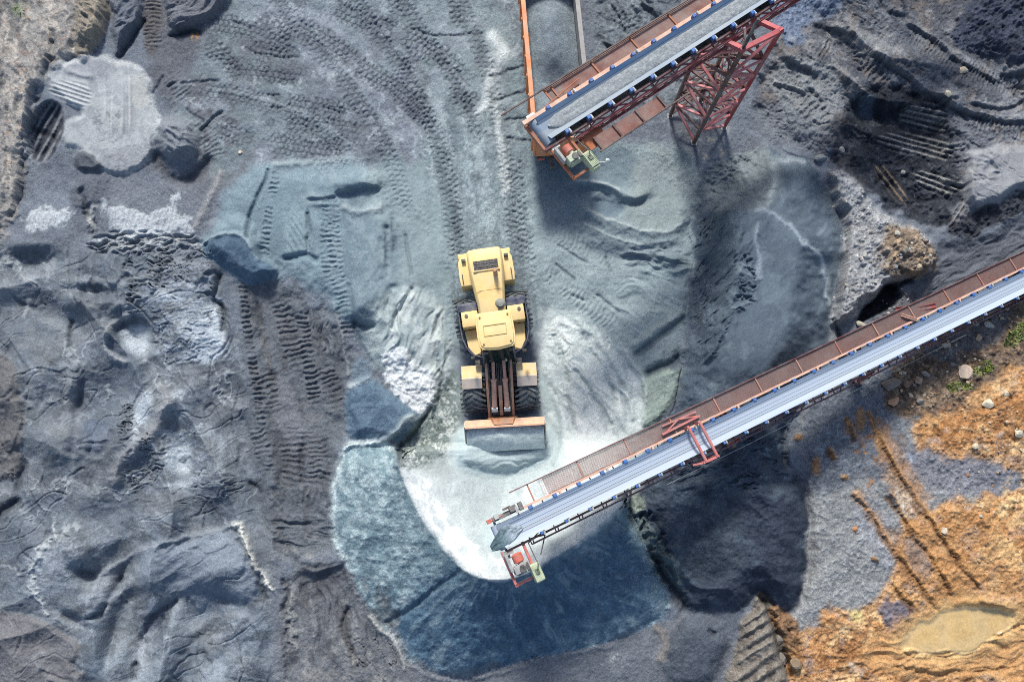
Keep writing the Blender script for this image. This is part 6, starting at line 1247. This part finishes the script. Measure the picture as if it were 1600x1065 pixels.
def scatter(poly, n, r0, r1, cols, label, group):
    xs = [p[0] for p in poly]; ys = [p[1] for p in poly]; k = 0
    while k < n:
        x, y = rnd.uniform(min(xs), max(xs)), rnd.uniform(min(ys), max(ys))
        if not inside(poly, x, y): continue
        col = rnd.choice(cols); key = (rnd.randrange(6), col)
        if key not in SM:
            me = VAR[key[0]].copy(); me.name = "stone"; me.materials.append(stone_mat(col)); SM[key] = me
        o = bpy.data.objects.new("stone", SM[key]); COL.objects.link(o)
        place_stone(o, x, y, r0+(r1-r0)*rnd.random()**2.5, col, rnd.uniform(.85, 1.35))
        tag(o, label, "stone", group); k += 1
scatter([(1395, 585), (1440, 545), (1490, 522), (1560, 482), (1600, 470), (1600, 500), (1540, 560), (1520, 620), (1450, 640), (1400, 632)], 85, 1.6, 4.6, [(196, 168, 142), (168, 136, 110), (132, 104, 84), (214, 200, 182), (150, 140, 132)], "small stone scattered over the brown dirt below the lower conveyor", "stones in the brown dirt")
scatter([(1305, 310), (1330, 290), (1395, 345), (1440, 372), (1455, 415), (1380, 430), (1340, 470), (1305, 500), (1318, 440), (1322, 380)], 110, 1.4, 3.6, [(186, 184, 182), (204, 200, 196), (150, 148, 148), (180, 160, 140), (122, 120, 122)], "small pale stone lying on the gravelly outcrop", "stones on the outcrop")
scatter([(1500, 640), (1600, 590), (1600, 920), (1540, 900), (1470, 800), (1480, 710)], 70, 1.3, 3.4, [(212, 168, 120), (176, 122, 78), (226, 206, 176), (140, 96, 66)], "small stone scattered over the rust-coloured clay", "stones on the clay")
scatter([(1380, 455), (1440, 462), (1440, 495), (1380, 512)], 24, 1.6, 4.2, [(150, 148, 150), (110, 108, 112), (186, 180, 174)], "grey rubble stone between the outcrop and the mesh walkway", "rubble by the walkway")

# ------------------------------------------------------------------ broken red steel by the walkway, moss
def zat(px, py):
    p = P(px, py, 0.0); z = float(ground_z([p.x], [p.y])[0]); p = P(px, py, z); return p
def lying(name, pa, pb, label, w, lift, mat):
    a, b = zat(*pa), zat(*pb); a = P(pa[0], pa[1], a.z+lift); b = P(pb[0], pb[1], b.z+lift); c_ = (a+b)/2
    t = thing(name, label, "steel beam", Matrix.Translation(c_)); d = b-a
    obj("web", MB().bar(-d/2, d/2, w, .02), mat, t); obj("flange", MB().bar(-d/2+Vector((0, w/2, 0)), d/2+Vector((0, w/2, 0)), .02, .12), mat, t); obj("flange", MB().bar(-d/2-Vector((0, w/2, 0)), d/2-Vector((0, w/2, 0)), .02, .12), mat, t)
lying("steel_beam", (1400, 483), (1436, 480), "short red steel beam lying beside the mesh walkway near the dark undercut", .16, .5, RED)
lying("steel_beam", (1434, 483), (1462, 477), "faded red steel channel dropped across the mesh walkway", .18, 1.75, RED)
lying("steel_beam", (1408, 492), (1432, 500), "pale red angle iron lying aslant on the walkway next to the faded channel", .10, 1.9, RAILS)
mos = paint("moss", (150, 168, 60), (100, 124, 48), .5, 6, .9)
gv = MB()
for cx0, cy0, rx_, ry_, n in ((1588, 522, 14, 22, 520), (1498, 602, 22, 7, 260), (1540, 572, 12, 10, 200), (1528, 580, 20, 8, 160), (1490, 608, 8, 5, 90), (30, 18, 9, 9, 50)):
    for _ in range(n):
        a = rnd.uniform(0, 6.28); q = math.sqrt(rnd.random()); x = cx0+rx_*q*math.cos(a)+(-.6*ry_*q*math.sin(a) if rx_ < ry_ else 0); y = cy0+ry_*q*math.sin(a)
        p = zat(x, y); h_ = rnd.uniform(.03, .12); d = Vector((rnd.uniform(-.08, .08), rnd.uniform(-.08, .08), h_)); s = Vector((math.cos(a), math.sin(a), 0))*rnd.uniform(.015, .04)
        gv.raw([p-s, p+s, p+d*.6+s*.6, p+d], [(0, 1, 2, 3)])
tag(obj("moss", gv, mos), "yellow-green moss growing in the brown dirt below the lower conveyor", "moss", kind="stuff")
